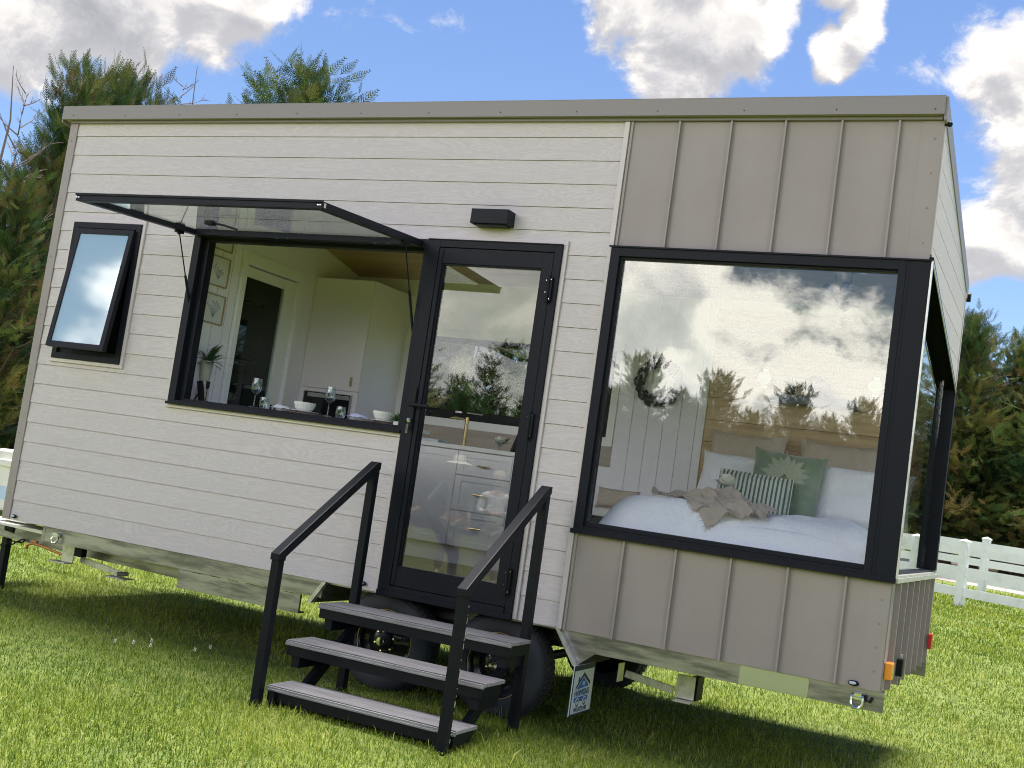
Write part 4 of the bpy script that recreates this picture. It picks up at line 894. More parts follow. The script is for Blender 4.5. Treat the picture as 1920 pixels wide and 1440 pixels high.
pillow('pillow', (6.02, 1.60, 1.03), 0.66, 0.44, 0.20, rad(-22), rad(4), 'linen', 'plump white pillow on the right side of the bed, partly behind the window post', seed=8)
gp = pillow('cushion', (5.545, 1.40, 1.05), 0.49, 0.50, 0.18, rad(-20), rad(8), 'velvet', 'sage green velvet cushion with an embroidered flower', seed=12, ry=rad(3), cat='cushion')
b = MB()
for k in range(11):
    a = rad(-100+k*20) if k < 11 else 0; a = rad(-10+k*20); ln = 0.15+0.02*(k % 2); w2 = 0.026
    c_, s_ = math.cos(a), math.sin(a); o0 = Vector((-0.01, -0.108, 0.03))
    P_ = lambda q, p: o0+Vector((c_*q-s_*p, 0.022*(q/ln)**2, s_*q+c_*p))
    b.add([P_(0.01, 0), P_(ln*.35, w2), P_(ln*.7, w2*.8), P_(ln, 0), P_(ln*.7, -w2*.8), P_(ln*.35, -w2), P_(ln*.5, 0)+Vector((0, -0.008, 0))], [(0, 1, 6), (1, 2, 6), (2, 3, 6), (3, 4, 6), (4, 5, 6), (5, 0, 6)])
fl_ = b.build('embroidery', 'leafemb', None); fl_.parent = gp
pillow('cushion', (5.395, 1.17, 0.96), 0.46, 0.28, 0.15, rad(-24), rad(10), 'stripe', 'small green and white striped cushion leaning on the velvet one', seed=15, ry=rad(2), flange=0.012, cat='cushion')
pillow('cushion', (4.25, 1.75, 0.80), 0.34, 0.16, 0.12, rad(-10), 0, 'tpillow', 'dull brown cushion on the low seat left of the bed', seed=16, cat='cushion')
t = thing('bench_seat', (4.2, 1.75, 0.135), 'low cream bench seat beside the left of the bed', 'bench')
b = MB(); b.box(3.95, 4.50, 1.5, 2.1, 0.66, 0.72); b.build('seat', 'stone', t, bevel=0.01)
b = MB(); b.box(3.98, 4.47, 1.53, 2.09, 0.136, 0.655); b.build('base', 'slate', t)
# throw
def throw():
    from mathutils import noise
    b = MB(); nx, ny = 70, 34; vs = []
    ctr = [(4.90, 0.62), (5.02, 0.60), (5.16, 0.58), (5.30, 0.54), (5.42, 0.46), (5.50, 0.34), (5.54, 0.20)]
    wid = [0.05, 0.10, 0.14, 0.20, 0.26, 0.25, 0.16]
    for i in range(nx+1):
        t_ = i/nx*(len(ctr)-1); k = min(int(t_), len(ctr)-2); f = t_-k
        cx_ = ctr[k][0]*(1-f)+ctr[k+1][0]*f; cy_ = ctr[k][1]*(1-f)+ctr[k+1][1]*f; ww = wid[k]*(1-f)+wid[k+1]*f
        dx_ = ctr[k+1][0]-ctr[k][0]; dy_ = ctr[k+1][1]-ctr[k][1]; l_ = math.hypot(dx_, dy_); nx_, ny_ = -dy_/l_, dx_/l_
        for j in range(ny+1):
            v = j/ny*2-1; x = cx_+nx_*v*ww; y = cy_+ny_*v*ww
            ed = min(1, (y-0.118)/0.26); bz = 0.50+0.34*math.sqrt(max(0, 1-(1-max(0, ed))**2))
            fold = abs(noise.noise(Vector((x*5, y*16+x*9, 1))))*0.10*(1-abs(v)**3)+abs(noise.noise(Vector((x*12, y*20, 4))))*0.04
            bump_ = 0.085*math.exp(-((x-5.38)**2/0.012+(y-0.60)**2/0.02))
            vs.append((x, max(y, 0.122), bz+0.025+fold*0.9+bump_))
    b.add(vs, [(i*(ny+1)+j, i*(ny+1)+j+1, (i+1)*(ny+1)+j+1, (i+1)*(ny+1)+j) for i in range(nx) for j in range(ny)])
    o = b.build('throw_blanket', 'throw', smooth=True); tag(o, 'crumpled taupe throw blanket with a frayed edge lying on the duvet', 'blanket')
    fb = MB(); rr = random.Random(2)
    for i in range(28, nx+1):
        for q in range(2):
            for j in (0, ny):
                p = Vector(vs[i*(ny+1)+j]); c2 = Vector(vs[i*(ny+1)+ny//2]); d_ = (p-c2); d_.z = 0; d_.normalize()
                e_ = p+d_*rr.uniform(.012, .03)+Vector((rr.uniform(-.01, .01), 0, -rr.uniform(.004, .02))); p = p+Vector((rr.uniform(-.006, .006), rr.uniform(-.006, .006), 0))
                s_ = Vector((.0016, .0016, 0)); fb.add([p-s_, p+s_, e_], [(0, 1, 2)])
    for j in range(ny+1):
        for q in range(2):
            p = Vector(vs[nx*(ny+1)+j])+Vector((rr.uniform(-.005, .005), 0, 0)); e_ = p+Vector((rr.uniform(-.01, .02), -0.003, -rr.uniform(.012, .03))); fb.add([p-Vector((.0016, 0, 0)), p+Vector((.0016, 0, 0)), e_], [(0, 1, 2)])
    fb.build('fringe', 'throw', o)
throw()
# flower in a glass on the bed
def petals(b, c, r, n, seed, open_=1.0):
    rr = random.Random(seed)
    for k in range(n):
        a = k*2.4; el = rad(85-70*open_*k/n); d_ = Vector((math.cos(a)*math.cos(el), math.sin(a)*math.cos(el), math.sin(el)))
        s_ = Vector((-math.sin(a), math.cos(a), 0)); up_ = d_.cross(s_).normalized(); c0 = Vector(c)
        rr_ = r*rr.uniform(.8, 1.1); pts = [c0, c0+d_*rr_*.5+s_*rr_*.38-up_*rr_*.12, c0+d_*rr_+s_*rr_*.25, c0+d_*rr_*1.02-s_*rr_*.25, c0+d_*rr_*.5-s_*rr_*.38-up_*rr_*.12]
        b.add(pts, [(0, 1, 2, 3, 4)])
def leaves(b, c, n, ln, seed, el=(0, 70), wd=0.25, droop=0.3):
    rr = random.Random(seed)
    for k in range(n):
        a = rr.uniform(0, 6.28); e_ = rad(rr.uniform(*el)); l_ = ln*rr.uniform(.6, 1.15); d_ = Vector((math.cos(a)*math.cos(e_), math.sin(a)*math.cos(e_), math.sin(e_))); s_ = Vector((-math.sin(a), math.cos(a), 0))*l_*wd*0.5
        c0 = Vector(c)+Vector((rr.uniform(-.01, .01), rr.uniform(-.01, .01), 0)); m1 = c0+d_*l_*.5; e1 = c0+d_*l_+Vector((0, 0, -droop*l_))
        b.add([c0, m1+s_, e1, m1-s_], [(0, 1, 2, 3)])
t = thing('flower_vase', (5.335, 0.86, 0.83), 'small glass vase with a white rose standing on the bed', 'vase')
b = MB(); b.lathe([(0, .02), (.036, .02), (.045, .06), (.038, .13), (.036, .13), (.042, .06), (.034, .025), (0, .025)], (5.335, .86, .80), 'z', 24); b.build('vase', 'gobl', t, smooth=True)
b = MB(); leaves(b, (5.335, .86, .92), 44, .095, 3, (-10, 60), .55); b.tube([(5.335, .86, .84), (5.31, .855, .96)], .003, 5); b.build('leaves', 'leaf', t)
b = MB(); petals(b, (5.295, .84, .985), .075, 34, 4, 0.9); b.build('petals', 'petal', t)
# wall decor in the bedroom
t = thing('leaf_wreath', (4.34, 2.09, 1.74), 'ring of dark round metal leaves on the white grooved wall', 'wreath')
b = MB()
for k in range(16):
    a = k/16*2*math.pi; rr_ = 0.155; c = Vector((4.34+math.cos(a)*rr_, 2.07+0.01*(k % 2), 1.74+math.sin(a)*rr_)); pts = []
    n_ = 8; r0 = 0.040+0.006*(k % 3)
    for q in range(n_): aa = 2*math.pi*q/n_+k; pts.append(c+Vector((math.cos(aa)*r0, 0.012*math.cos(aa*2+k), math.sin(aa)*r0)))
    b.add(pts+[c+Vector((0, -.01, 0))], [(q, (q+1) % n_, n_) for q in range(n_)])
b.build('leaf', 'darkdec', t)
b = MB(); b.tube([(4.34+math.cos(a_)*.15, 2.095, 1.74+math.sin(a_)*.15) for a_ in [2*math.pi*q/20 for q in range(21)]], .004, 5, caps=False); b.build('hoop', 'black2', t)
t = thing('potted_plant', (5.55, 2.04, 1.737), 'dark leafy pot plant standing on the blue grey bedroom shelf', 'plant')
b = MB(); b.lathe([(0, 0), (.045, 0), (.055, .10), (.05, .10), (.045, .01)], (5.55, 2.04, 1.737), 'z', 20); b.build('pot', 'slate', t, smooth=True)
b = MB(); leaves(b, (5.55, 2.03, 1.82), 46, .13, 8, (0, 80), .55, .5); b.build('leaves', 'leafd', t)
t = thing('potted_plant', (5.36, 2.04, 1.737), 'small spiky dark plant at the left end of the bedroom shelf', 'plant')
b = MB(); b.lathe([(0, 0), (.03, 0), (.038, .05), (.034, .05)], (5.36, 2.04, 1.737), 'z', 20); b.build('pot', 'slate', t, smooth=True)
b = MB(); leaves(b, (5.36, 2.03, 1.78), 30, .10, 9, (10, 85), .2, .1); b.build('leaves', 'leafd', t)
t = thing('hanging_mobile', (5.86, 1.0, 2.62), 'hanging mobile of round dark discs near the bedroom window', 'mobile')
b = MB(); b.tube([(5.80, 1.0, 2.62), (5.785, 1.0, 2.52), (5.795, 1.0, 2.38)], .003, 5); b.tube([(5.88, 1.0, 2.62), (5.895, 1.0, 2.50), (5.885, 1.0, 2.22)], .003, 5); b.build('wire', 'black2', t)
b = MB()
for cx_, cz_, r0 in ((5.745, 2.325, .040), (5.865, 2.34, .045), (5.87, 2.225, .035), (5.82, 2.27, .02)):
    b.lathe([(0, -.004), (r0, 0), (0, .004)], (cx_, 1.0+.01*(cz_ > 2.3), cz_), 'y', 18)
b.build_each('disc', mat('teal_disc', (0.02, 0.06, 0.10), 0.4), t)
# servery things
def wineglass(loc, label):
    t = local(thing('wine_glass', loc, label, 'wine glass', 'glasses on the servery bench'))
    b = MB(); b.lathe([(0, .004), (.033, .0), (.034, .002), (.006, .008), (.0035, .02), (.0035, .085), (.012, .095), (.034, .118), (.038, .14), (.030, .205), (.0285, .205), (.036, .14), (.032, .12), (.010, .10), (0, .098)], (0, 0, 0), 'z', 28)
    b.build('bowl', 'gobl', t, smooth=True); return t
wineglass((2.055, 0.13, 1.081), 'clear stemmed wine glass at the left on the servery bench')
wineglass((2.66, 0.16, 1.081), 'clear stemmed wine glass between the two bowls on the servery bench')
def tumbler(loc, label):
    b = MB(); b.lathe([(0, 0), (.028, 0), (.036, .03), (.030, .078), (.0285, .078), (.034, .03), (.026, .006), (0, .006)], (0, 0, 0), 'z', 28); o = b.build('tumbler', 'gobl', smooth=True); o.location = loc
    tag(o, label, 'tumbler', 'glasses on the servery bench')
tumbler((2.14, 0.13, 1.081), 'stemless glass tumbler just right of the left wine glass'); tumbler((2.77, 0.15, 1.081), 'stemless glass tumbler just right of the second wine glass')
def bowl(loc, label):
    b = MB(); n = 48; pr = [(0.028, 0), (.04, .004), (.060, .022), (.072, .050), (.075, .068)]; vs = []
    for i, (r, h) in enumerate(pr):
        for k in range(n): rr_ = r+(0.0016 if k % 2 else 0); vs.append((rr_*math.cos(2*math.pi*k/n), rr_*math.sin(2*math.pi*k/n), h))
    b.add(vs, [(i*n+k, i*n+(k+1) % n, (i+1)*n+(k+1) % n, (i+1)*n+k) for i in range(len(pr)-1) for k in range(n)])
    b.lathe([(.075, .068), (.071, .067), (.066, .045), (.04, .012), (0, .008)], (0, 0, 0), 'z', n)
    o = b.build('bowl', 'bowl'); o.location = loc; tag(o, label, 'bowl', 'ribbed bowls on the servery bench')
def plate(loc, label):
    b = MB(); b.lathe([(0, 0), (.06, .0), (.105, .010), (.104, .013), (.06, .005), (0, .004)], (0, 0, 0), 'z', 40); o = b.build('plate', 'paper', smooth=True); o.location = loc; tag(o, label, 'plate', 'plates on the servery bench')
def placemat(loc, label, seed):
    rr = random.Random(seed); t = local(thing('placemat', loc, label, 'placemat', 'fringed placemats on the servery bench'))
    b = MB(); b.lathe([(0, .004), (.13, .004), (.135, 0)], (0, 0, 0), 'z', 32); b.build('mat', 'fringe', t)
    f = MB()
    for k in range(520):
        a = rr.uniform(0, 6.283); r0 = rr.uniform(.115, .135); r1 = r0+rr.uniform(.02, .055); a1 = a+rr.uniform(-.15, .15); s_ = Vector((-math.sin(a), math.cos(a), 0))*.0012
        p = Vector((math.cos(a)*r0, math.sin(a)*r0, .003)); e_ = Vector((math.cos(a1)*r1, math.sin(a1)*r1, rr.uniform(.001, .022))); f.add([p-s_, p+s_, e_], [(0, 1, 2)])
    f.build('fringe', 'fringe', t)
placemat((2.42, 0.215, 1.0815), 'brown fringed placemat under the left white bowl', 1); placemat((3.07, 0.215, 1.0815), 'brown fringed placemat under the right white bowl', 2)
plate((2.42, 0.22, 1.0875), 'pale plate under the left white bowl'); plate((3.07, 0.22, 1.0875), 'pale plate under the right white bowl')
bowl((2.42, 0.22, 1.094), 'ribbed white bowl left of the second wine glass'); bowl((3.07, 0.22, 1.094), 'ribbed white bowl beside the small green plant')
def napkin(loc, rz, label, mt='napkin'):
    from mathutils import noise
    b = MB(); vs = []
    for j in range(13):
        for i in range(19):
            x_, y_ = (i/18-.5)*.16, (j/12-.5)*.07; vs.append((x_, y_, .012+.026*max(0, math.cos(y_*40))*max(0, math.cos(x_*16))+.012*noise.noise(Vector((x_*30, y_*40, 1)))))
    b.add(vs, [(j*19+i, j*19+i+1, (j+1)*19+i+1, (j+1)*19+i) for j in range(12) for i in range(18)]); o = b.build('napkin', mt, smooth=True); o.location = loc; o.rotation_euler = (0, 0, rz); tag(o, label, 'napkin', 'napkins on the servery bench')
napkin((2.93, 0.135, 1.085), .2, 'folded lilac napkin in front of the right bowl'); napkin((2.29, 0.14, 1.083), .1, 'folded pale napkin in front of the left bowl', 'paper')
t = thing('potted_plant', (3.235, 0.16, 1.081), 'small bright green pot plant at the right end of the servery bench', 'plant')
b = MB(); b.lathe([(0, 0), (.04, 0), (.045, .025), (.04, .025)], (3.235, .16, 1.081), 'z', 24); b.build('pot', 'bowl', t, smooth=True)
b = MB(); leaves(b, (3.235, .16, 1.103), 120, .085, 12, (5, 85), .22, .15); b.build('leaves', 'leaf', t)
t = thing('potted_fern', (1.49, 0.24, 1.081), 'green fern in a pale pot behind the left jamb of the servery window', 'plant')
b = MB(); b.lathe([(0, .15), (.035, .15), (.042, .20), (.046, .30), (.041, .30), (.036, .21)], (1.49, .24, 1.081), 'z', 24); b.build('pot', mat('sage_pot', (0.30, 0.31, 0.27), 0.6), t, smooth=True)
b = MB(); b.lathe([(0, 0), (.04, 0), (.05, .05), (.045, .12), (.03, .15), (0, .15)], (1.49, .24, 1.081), 'z', 24); b.build('pot_stand', 'tpillow', t, smooth=True)
b = MB(); rr = random.Random(5)
for k in range(26):
    a = rr.uniform(0, 6.28); e_ = rad(rr.uniform(15, 75)); l_ = rr.uniform(.12, .24); prev = Vector((1.49, .24, 1.35)); d_ = Vector((math.cos(a)*math.cos(e_), math.sin(a)*math.cos(e_), math.sin(e_)))
    for q in range(11):
        nx_ = prev+d_*l_/11; d_ = (d_+Vector((0, 0, -.10))).normalized(); s_ = d_.cross(Vector((0, 0, 1))).normalized()
        wl = .030*math.sin(math.pi*(q+1)/12.5)
        for sg in (1, -1): b.add([prev, nx_, prev+(s_*sg*wl)+d_*.014], [(0, 1, 2)])
        prev = nx_
b.build('fronds', 'leafd', t)
t = thing('candle_holder', (1.605, 0.15, 1.081), 'slim black candle holder at the left of the servery bench', 'candle holder')
b = MB(); b.lathe([(0, 0), (.022, 0), (.022, .004), (.003, .006), (.003, .085), (.013, .10), (.015, .145), (.012, .145), (.009, .105), (0, .10)], (1.605, .15, 1.081), 'z', 20); b.build('holder', 'black2', t, smooth=True)
t = thing('letter_ornament', (1.55, 0.15, 1.081), 'black leaning stand ornament beside the candle holder', 'ornament')
b = MB(); b.bar((1.57, .15, 1.083), (1.53, .15, 1.22), .03, .035); b.bar((1.50, .15, 1.083), (1.535, .15, 1.13), .008, .008); b.build_each('bracket', 'black2', t)
# pictures on the partition
for k, (y0, y1, z0, z1, lb_) in enumerate(((0.155, 0.375, 2.215, 2.46, 'topmost'), (0.155, 0.375, 1.945, 2.168, 'middle'), (0.160, 0.385, 1.665, 1.885, 'lowest'))):
    t = thing('framed_picture', (XP, (y0+y1)/2, z0), 'small plant drawing in a thin oak frame, %s of three on the end wall' % lb_, 'picture', 'plant drawings on the end wall')
    b = MB()
    for a0, a1, c0, c1 in ((y0, y0+.008, z0, z1), (y1-.008, y1, z0, z1), (y0+.008, y1-.008, z0, z0+.008), (y0+.008, y1-.008, z1-.008, z1)): b.box(XP+.0015, XP+.018, a0, a1, c0, c1)
    b.build('frame', 'wood', t); MB().box(XP+.002, XP+.009, y0+.008, y1-.008, z0+.008, z1-.008).build('print', 'paper', t)
    b = MB(); rr = random.Random(k+3); cy_, cz_ = (y0+y1)/2, z0+.05
    for q in range(9):
        a = rad(50+q*10); l_ = rr.uniform(.06, .12); b.bar((XP+.0098, cy_, cz_), (XP+.0098, cy_+math.cos(a)*l_, cz_+math.sin(a)*l_), .0012, .004)
        b.lathe([(0, 0), (.009, .0004)], (XP+.0096, cy_+math.cos(a)*l_, cz_+math.sin(a)*l_), 'x', 7)
    b.build('drawing', 'ink', t)
# kitchen bench things
t = thing('kitchen_tap', (2.92, 1.72, 1.042), 'brushed brass kitchen tap on the back bench', 'tap')
b = MB(); b.tube([(2.92, 1.72, 1.043), (2.92, 1.72, 1.275)], .016, 14); b.tube([(2.92, 1.72, 1.255), (2.84, 1.68, 1.262), (2.80, 1.66, 1.25)], .010, 10); b.lathe([(.024, 0), (.024, .006), (0, .006)], (2.92, 1.72, 1.043), 'z', 16); b.build('spout', 'brass', t, smooth=True)
t = thing('flower_vase', (3.255, 1.68, 1.042), 'white open flower in a footed glass on the back bench', 'vase')
b = MB(); b.lathe([(0, 0), (.03, .002), (.006, .01), (.006, .03), (.035, .055), (.038, .085), (.036, .085), (.033, .057), (0, .035)], (3.255, 1.68, 1.042), 'z', 20); b.build('vase', 'gobl', t, smooth=True)
b = MB(); petals(b, (3.255, 1.68, 1.10), .055, 34, 6, 1.0); b.build('petals', 'petal', t)
b = MB(); leaves(b, (3.28, 1.68, 1.10), 5, .09, 7, (10, 50), .35, 0); b.build('leaves', 'leafd', t)
t = thing('picture_stand', (3.42, 1.70, 1.042), 'leaning black picture frame at the right end of the back bench', 'picture frame')
b = MB(); b.prism([(3.375, 1.043), (3.395, 1.043), (3.455, 1.24), (3.435, 1.24)], 'y', 1.62, 1.80); b.build('frame', 'black2', t)
t = thing('chopping_board', (2.62, 1.62, 1.042), 'pale blue tray on the left of the back bench', 'tray')
b = MB(); b.box(2.45, 2.78, 1.55, 1.72, 1.0425, 1.066); b.build('board', mat('pale_blue_board', (0.50, 0.57, 0.62), 0.5), t, bevel=0.004)

# ---------------------------------------------------------------- steps
S = thing('entry_steps', (3.9, -0.62, -0.61), 'portable three tread black steel steps with twin handrails at the door', 'steps')
for i, (y0, y1, z, x0, x1) in enumerate(((-1.03, -0.775, -0.490, 3.345, 4.545), (-0.775, -0.505, -0.272, 3.25, 4.55), (-0.490, -0.225, -0.070, 3.25, 4.55))):
    b = MB(); b.box(x0, x1, y0+0.016, y1, z-0.020, z); tr = b.build('tread', 'tread', S, bevel=0.002)
    b = MB(); b.box(x0, x1, y0+0.006, y0+0.0155, z-0.019, z-0.007); b.box(x0, x1, y0, y0+0.0155, z-0.0285, z-0.0192); b.box(x1+0.0002, x1+0.0022, y0+0.004, y1-0.001, z-0.019, z-0.001)
    b.build('nosing', 'treade', tr)
    b = MB(); b.box(x0+0.02, x1-0.03, y0+0.018, y0+0.036, z-0.088, z-0.0205); b.box(x0+0.02, x1-0.03, y1-0.03, y1-0.012, z-0.075, z-0.0205); b.box(x1-0.0295, x1-0.012, y0+0.018, y1-0.012, z-0.088, z-0.0205); b.box(x0+0.002, x0+0.0195, y0+0.018, y1-0.012, z-0.088, z-0.0205)
    b.build('riser_frame', 'black2', tr, bevel=0.002)
    if i:
        b = MB()
        for xx in (x0+0.03, x1-0.09): b.box(xx, xx+0.055, y0+0.045, y1+0.02, z-0.155, z-0.0885)
        b.build_each('bracket', 'black2', tr, bevel=0.002)
for sx, xc in ((-1, 3.318), (1, 4.503)):
    b = MB(); b.box(xc-0.026, xc+0.026, -1.093, -1.041, -0.625, 0.205); b.build('front_post', 'black2', S, bevel=0.003)
    b = MB(); b.box(xc-0.026, xc+0.026, -0.225, -0.173, -0.625, 0.775); b.build('rear_post', 'black2', S, bevel=0.003)
    b = MB(); b.prism([(-1.105, 0.200), (-1.105, 0.238), (-0.985, 0.318), (-0.205, 0.822), (-0.168, 0.822), (-0.168, 0.780), (-0.97, 0.265), (-1.035, 0.222), (-1.035, 0.200)], 'x', xc-0.029, xc+0.029); b.build('handrail', 'black2', S, bevel=0.003)
    xi_ = xc-sx*0.055+ (0.02 if sx < 0 else 0.0)
    b = MB(); b.prism([(-1.04, -0.60), (-0.98, -0.60), (-0.74, -0.60), (-0.20, -0.17), (-0.20, -0.10), (-0.76, -0.515), (-1.04, -0.515)], 'x', xi_-0.018, xi_+0.018); b.build('stringer', 'black2', S, bevel=0.002)
b = MB(); b.box(4.531, 4.5325, -1.075, -1.068, -0.55, 0.1) if False else None
rr = random.Random(9); b = MB()
for q in range(16):
    zz = -0.55+q*0.047+rr.uniform(-.01, .01); hh = rr.choice((.004, .008, .02, .03)); b.box(4.5292, 4.5300, -1.045-rr.uniform(0, .008), -1.041, zz, zz+hh)
b.build('paint_chips', 'galvl', S)

# ---------------------------------------------------------------- white rail fences
def fence(n0, a_from, a_to, first, step, label, cat='fence', dz=0.0):
    base = P1+FN*n0; f = thing('rail_fence', (base.x, base.y, gz(base.x, base.y)), label, cat)
    o0 = Vector((base.x, base.y, 0)); a = first
    posts = []
    while a > a_from: a -= step
    while a <= a_to: posts.append(a); a += step
    for a in posts:
        p = o0+FD*a; g = gz(p.x, p.y); b = MB(); s_ = 0.066
        def ring(r, z): return [p+FD*sx*r+FN*sy*r+Vector((0, 0, z)) for sx, sy in ((-1,-1),(1,-1),(1,1),(-1,1))]
        vs = ring(s_, g-0.1)+ring(s_, g+1.13)+ring(s_+0.012, g+1.13)+ring(s_+0.012, g+1.155)+ring(0.004, g+1.195)
        fs = []
        for k in range(4):
            for q in range(4): fs.append((k*4+q, k*4+(q+1) % 4, (k+1)*4+(q+1) % 4, (k+1)*4+q))
        b.add(vs, fs); b.build('post', 'fence', f)
    for a0, a1 in zip(posts[:-1], posts[1:]):
        for zc in (0.255, 0.62, 0.985):
            p, q = o0+FD*(a0+0.06), o0+FD*(a1-0.06); b = MB(); vs = []
            for c in (p, q):
                g = gz(c.x, c.y)
                for sy, sz in ((-1,-1),(1,-1),(1,1),(-1,1)): vs.append(c+FN*sy*0.02+Vector((0, 0, g+zc+sz*0.078)))
            b.add(vs, [(0,3,2,1),(4,5,6,7),(0,1,5,4),(1,2,6,5),(2,3,7,6),(3,0,4,7)]); b.build('rail', 'fence', f)
    return f
fence(0.0, -8, 14, 0.0, 2.4, 'nearer white three rail fence at the edge of the lawn')
fence(4.45, -9, 16, -2.25, 2.4, 'farther white three rail fence along the gravel drive')

# ---------------------------------------------------------------- conifers
def frond_template(seed):
    r = np.random.default_rng(seed); T = []
    def leaflet(p, d, ln, wd):
        d = d/np.linalg.norm(d); s = np.cross(d, [0, 0, 1.0]); s /= (np.linalg.norm(s)+1e-9); T.append([p-s*wd, p+s*wd, p+d*ln])
    for i in range(9):
        t = 0.10+0.86*i/8; p = np.array([t, 0, 0.10*t*t-0.22*max(0, t-0.55)**1.5]); L_ = 0.46*(1-0.80*t)*r.uniform(.7, 1.2)
        for sg in (1, -1):
            d = np.array([0.82, sg*0.58, r.uniform(-.22, .22)]); d /= np.linalg.norm(d); leaflet(p, d, L_, 0.017)
            leaflet(p+d*L_*.35, np.array([1.0, -sg*0.05, r.uniform(-.3, .3)]), L_*0.42, 0.013); leaflet(p+d*L_*.5, np.array([0.35, sg*1.0, r.uniform(-.3, .3)]), L_*0.34, 0.012)
            if t < .7: leaflet(p+d*L_*.7, np.array([1.0, sg*0.1, r.uniform(-.3, .3)]), L_*0.30, 0.011)
    leaflet(np.array([0.0, 0, 0]), np.array([1., 0, .05]), 1.08, 0.012)
    return np.array(T)      # (n,3,3)
TPL = [frond_template(k) for k in range(3)]
def crown_mesh(name, seed, Hh, R, nl, fpl, base=0.04, fs=0.52, brown=0.15, top_w=0.25, sparse=False, bias=0.0):
    r = np.random.default_rng(seed); pos = []; dirs = []; scl = []; tint = []
    for i in range(nl):
        hf = base+(0.97-base)*((i+r.uniform(0, 1))/nl); az = i*2.39996+r.uniform(-.5, .5)
        h = hf*Hh; ln = R*1.15*(1-hf)**0.82*r.uniform(.5, 1.15)+0.14; el = rad(r.uniform(8, 38)+40*hf**3)
        d = np.array([np.cos(az)*np.cos(el), np.sin(az)*np.cos(el), np.sin(el)]); lt = np.clip(0.38+bias+r.normal(0, .2), 0, .72)
        if r.uniform() < brown: lt = r.uniform(.7, 1.0)
        n = max(5, int(fpl*(0.35+ln/R)))
        tt = r.uniform(0.12, 1, n)**0.7
        p = np.array([0, 0, h])+d*ln*tt[:, None]+r.normal(0, 0.10+0.05*R, (n, 3))*np.array([1, 1, .7])
        dd = d*1.0+np.array([0, 0, .12+0.75*hf**2])+r.normal(0, .45, (n, 3))
        pos.append(p); dirs.append(dd); scl.append(fs*r.uniform(.55, 1.15, n)*(1-.35*hf)); tint.append(np.clip(lt+r.normal(0, .13, n), 0, 1))
    for q in range(9 if not sparse else 4):   # feathery leaders
        a = r.uniform(0, 6.28); o = r.uniform(0, top_w); hh = Hh*(1-r.uniform(0, .10)); m_ = 9
        b0 = np.array([np.cos(a)*o, np.sin(a)*o, hh-0.9]); dd = np.array([np.cos(a)*.22, np.sin(a)*.22, 1.0]); s = np.linspace(0, 0.85, m_)
        pos.append(b0+dd*s[:, None]); dirs.append(dd*1.3+r.normal(0, .42, (m_, 3))); scl.append(fs*np.linspace(.75, .42, m_)); tint.append(np.clip(.42+r.normal(0, .1, m_), 0, 1))
    pos = np.concatenate(pos); dirs = np.concatenate(dirs); scl = np.concatenate(scl); tint = np.concatenate(tint)
    dirs /= np.linalg.norm(dirs, axis=1)[:, None]; rnd = r.normal(0, 1, dirs.shape); rnd[:, 2] *= 1.3
    s = np.cross(dirs, rnd); s /= np.linalg.norm(s, axis=1)[:, None]; u = np.cross(dirs, s)
    which = r.integers(0, 3, len(pos)); allv = []; allt = []
    for k in range(3):
        m_ = which == k; T = TPL[k]; Rm = np.stack([dirs[m_], s[m_], u[m_]], 1)      # (N,3,3) rows=axes
        v = np.einsum('tvi,nij->ntvj', T, Rm)*scl[m_][:, None, None, None]+pos[m_][:, None, None, :]
        tv = tint[m_][:, None, None]*np.array([.85, .85, 1.12])[None, None, :]*np.ones((1, T.shape[0], 1))
        allv.append(v.reshape(-1, 3)); allt.append(np.clip(tv, 0, 1).ravel())
    v = np.concatenate(allv); t = np.concatenate(allt); n = len(v)//3; v[:, 2] *= Hh/v[:, 2].max()
    me = bpy.data.meshes.new(name); me.vertices.add(n*3); me.vertices.foreach_set('co', v.astype(np.float32).ravel())
    me.loops.add(n*3); me.loops.foreach_set('vertex_index', np.arange(n*3)); me.polygons.add(n); me.polygons.foreach_set('loop_start', np.arange(n)*3); me.update(calc_edges=True)
    at = me.attributes.new('tint', 'FLOAT', 'POINT'); at.data.foreach_set('value', t.astype(np.float32)); me.materials.append(M['conifer']); return me
def trunk_mb(Hh, r0, seed, nb, R, twiggy=False):
    rr = random.Random(seed); b = MB(); pts = []; 
    ht = 0.97 if twiggy else 0.84; bx = 0.0; by = 0.0
    for k in range(9): bx += rr.uniform(-.07, .07); by += rr.uniform(-.07, .07); pts.append((bx, by, Hh*ht*k/8))
    b.tube(pts, [r0*(1-k/8*.94) for k in range(9)], 8)
    for k in range(nb):
        hf = rr.uniform(.12, .80 if not twiggy else .97); az = rr.uniform(0, 6.28); el = rad(rr.uniform(15, 50)); ln = R*(1-hf)**.6*rr.uniform(.6, 1.1)+.15
        p = Vector((0, 0, hf*Hh*.96)); d_ = Vector((math.cos(az)*math.cos(el), math.sin(az)*math.cos(el), math.sin(el))); m1 = p+d_*ln*.5; e1 = p+d_*ln+Vector((0, 0, .12*ln))
        r1 = r0*(1-hf)*.35+.008; b.tube([p, m1, e1], [r1, r1*.6, r1*.2], 5)
        if twiggy:
            for q in range(5):
                t_ = rr.uniform(.3, .95); c = p.lerp(e1, t_); dd = (d_+Vector((rr.uniform(-.8, .8), rr.uniform(-.8, .8), rr.uniform(-.1, .7)))).normalized(); l2 = ln*.35*rr.uniform(.5, 1.1); b.tube([c, c+dd*l2*.6, c+dd*l2+Vector((0, 0, -.05*l2))], [r1*.35, r1*.25, r1*.1], 4)
    return b
KIND = {}
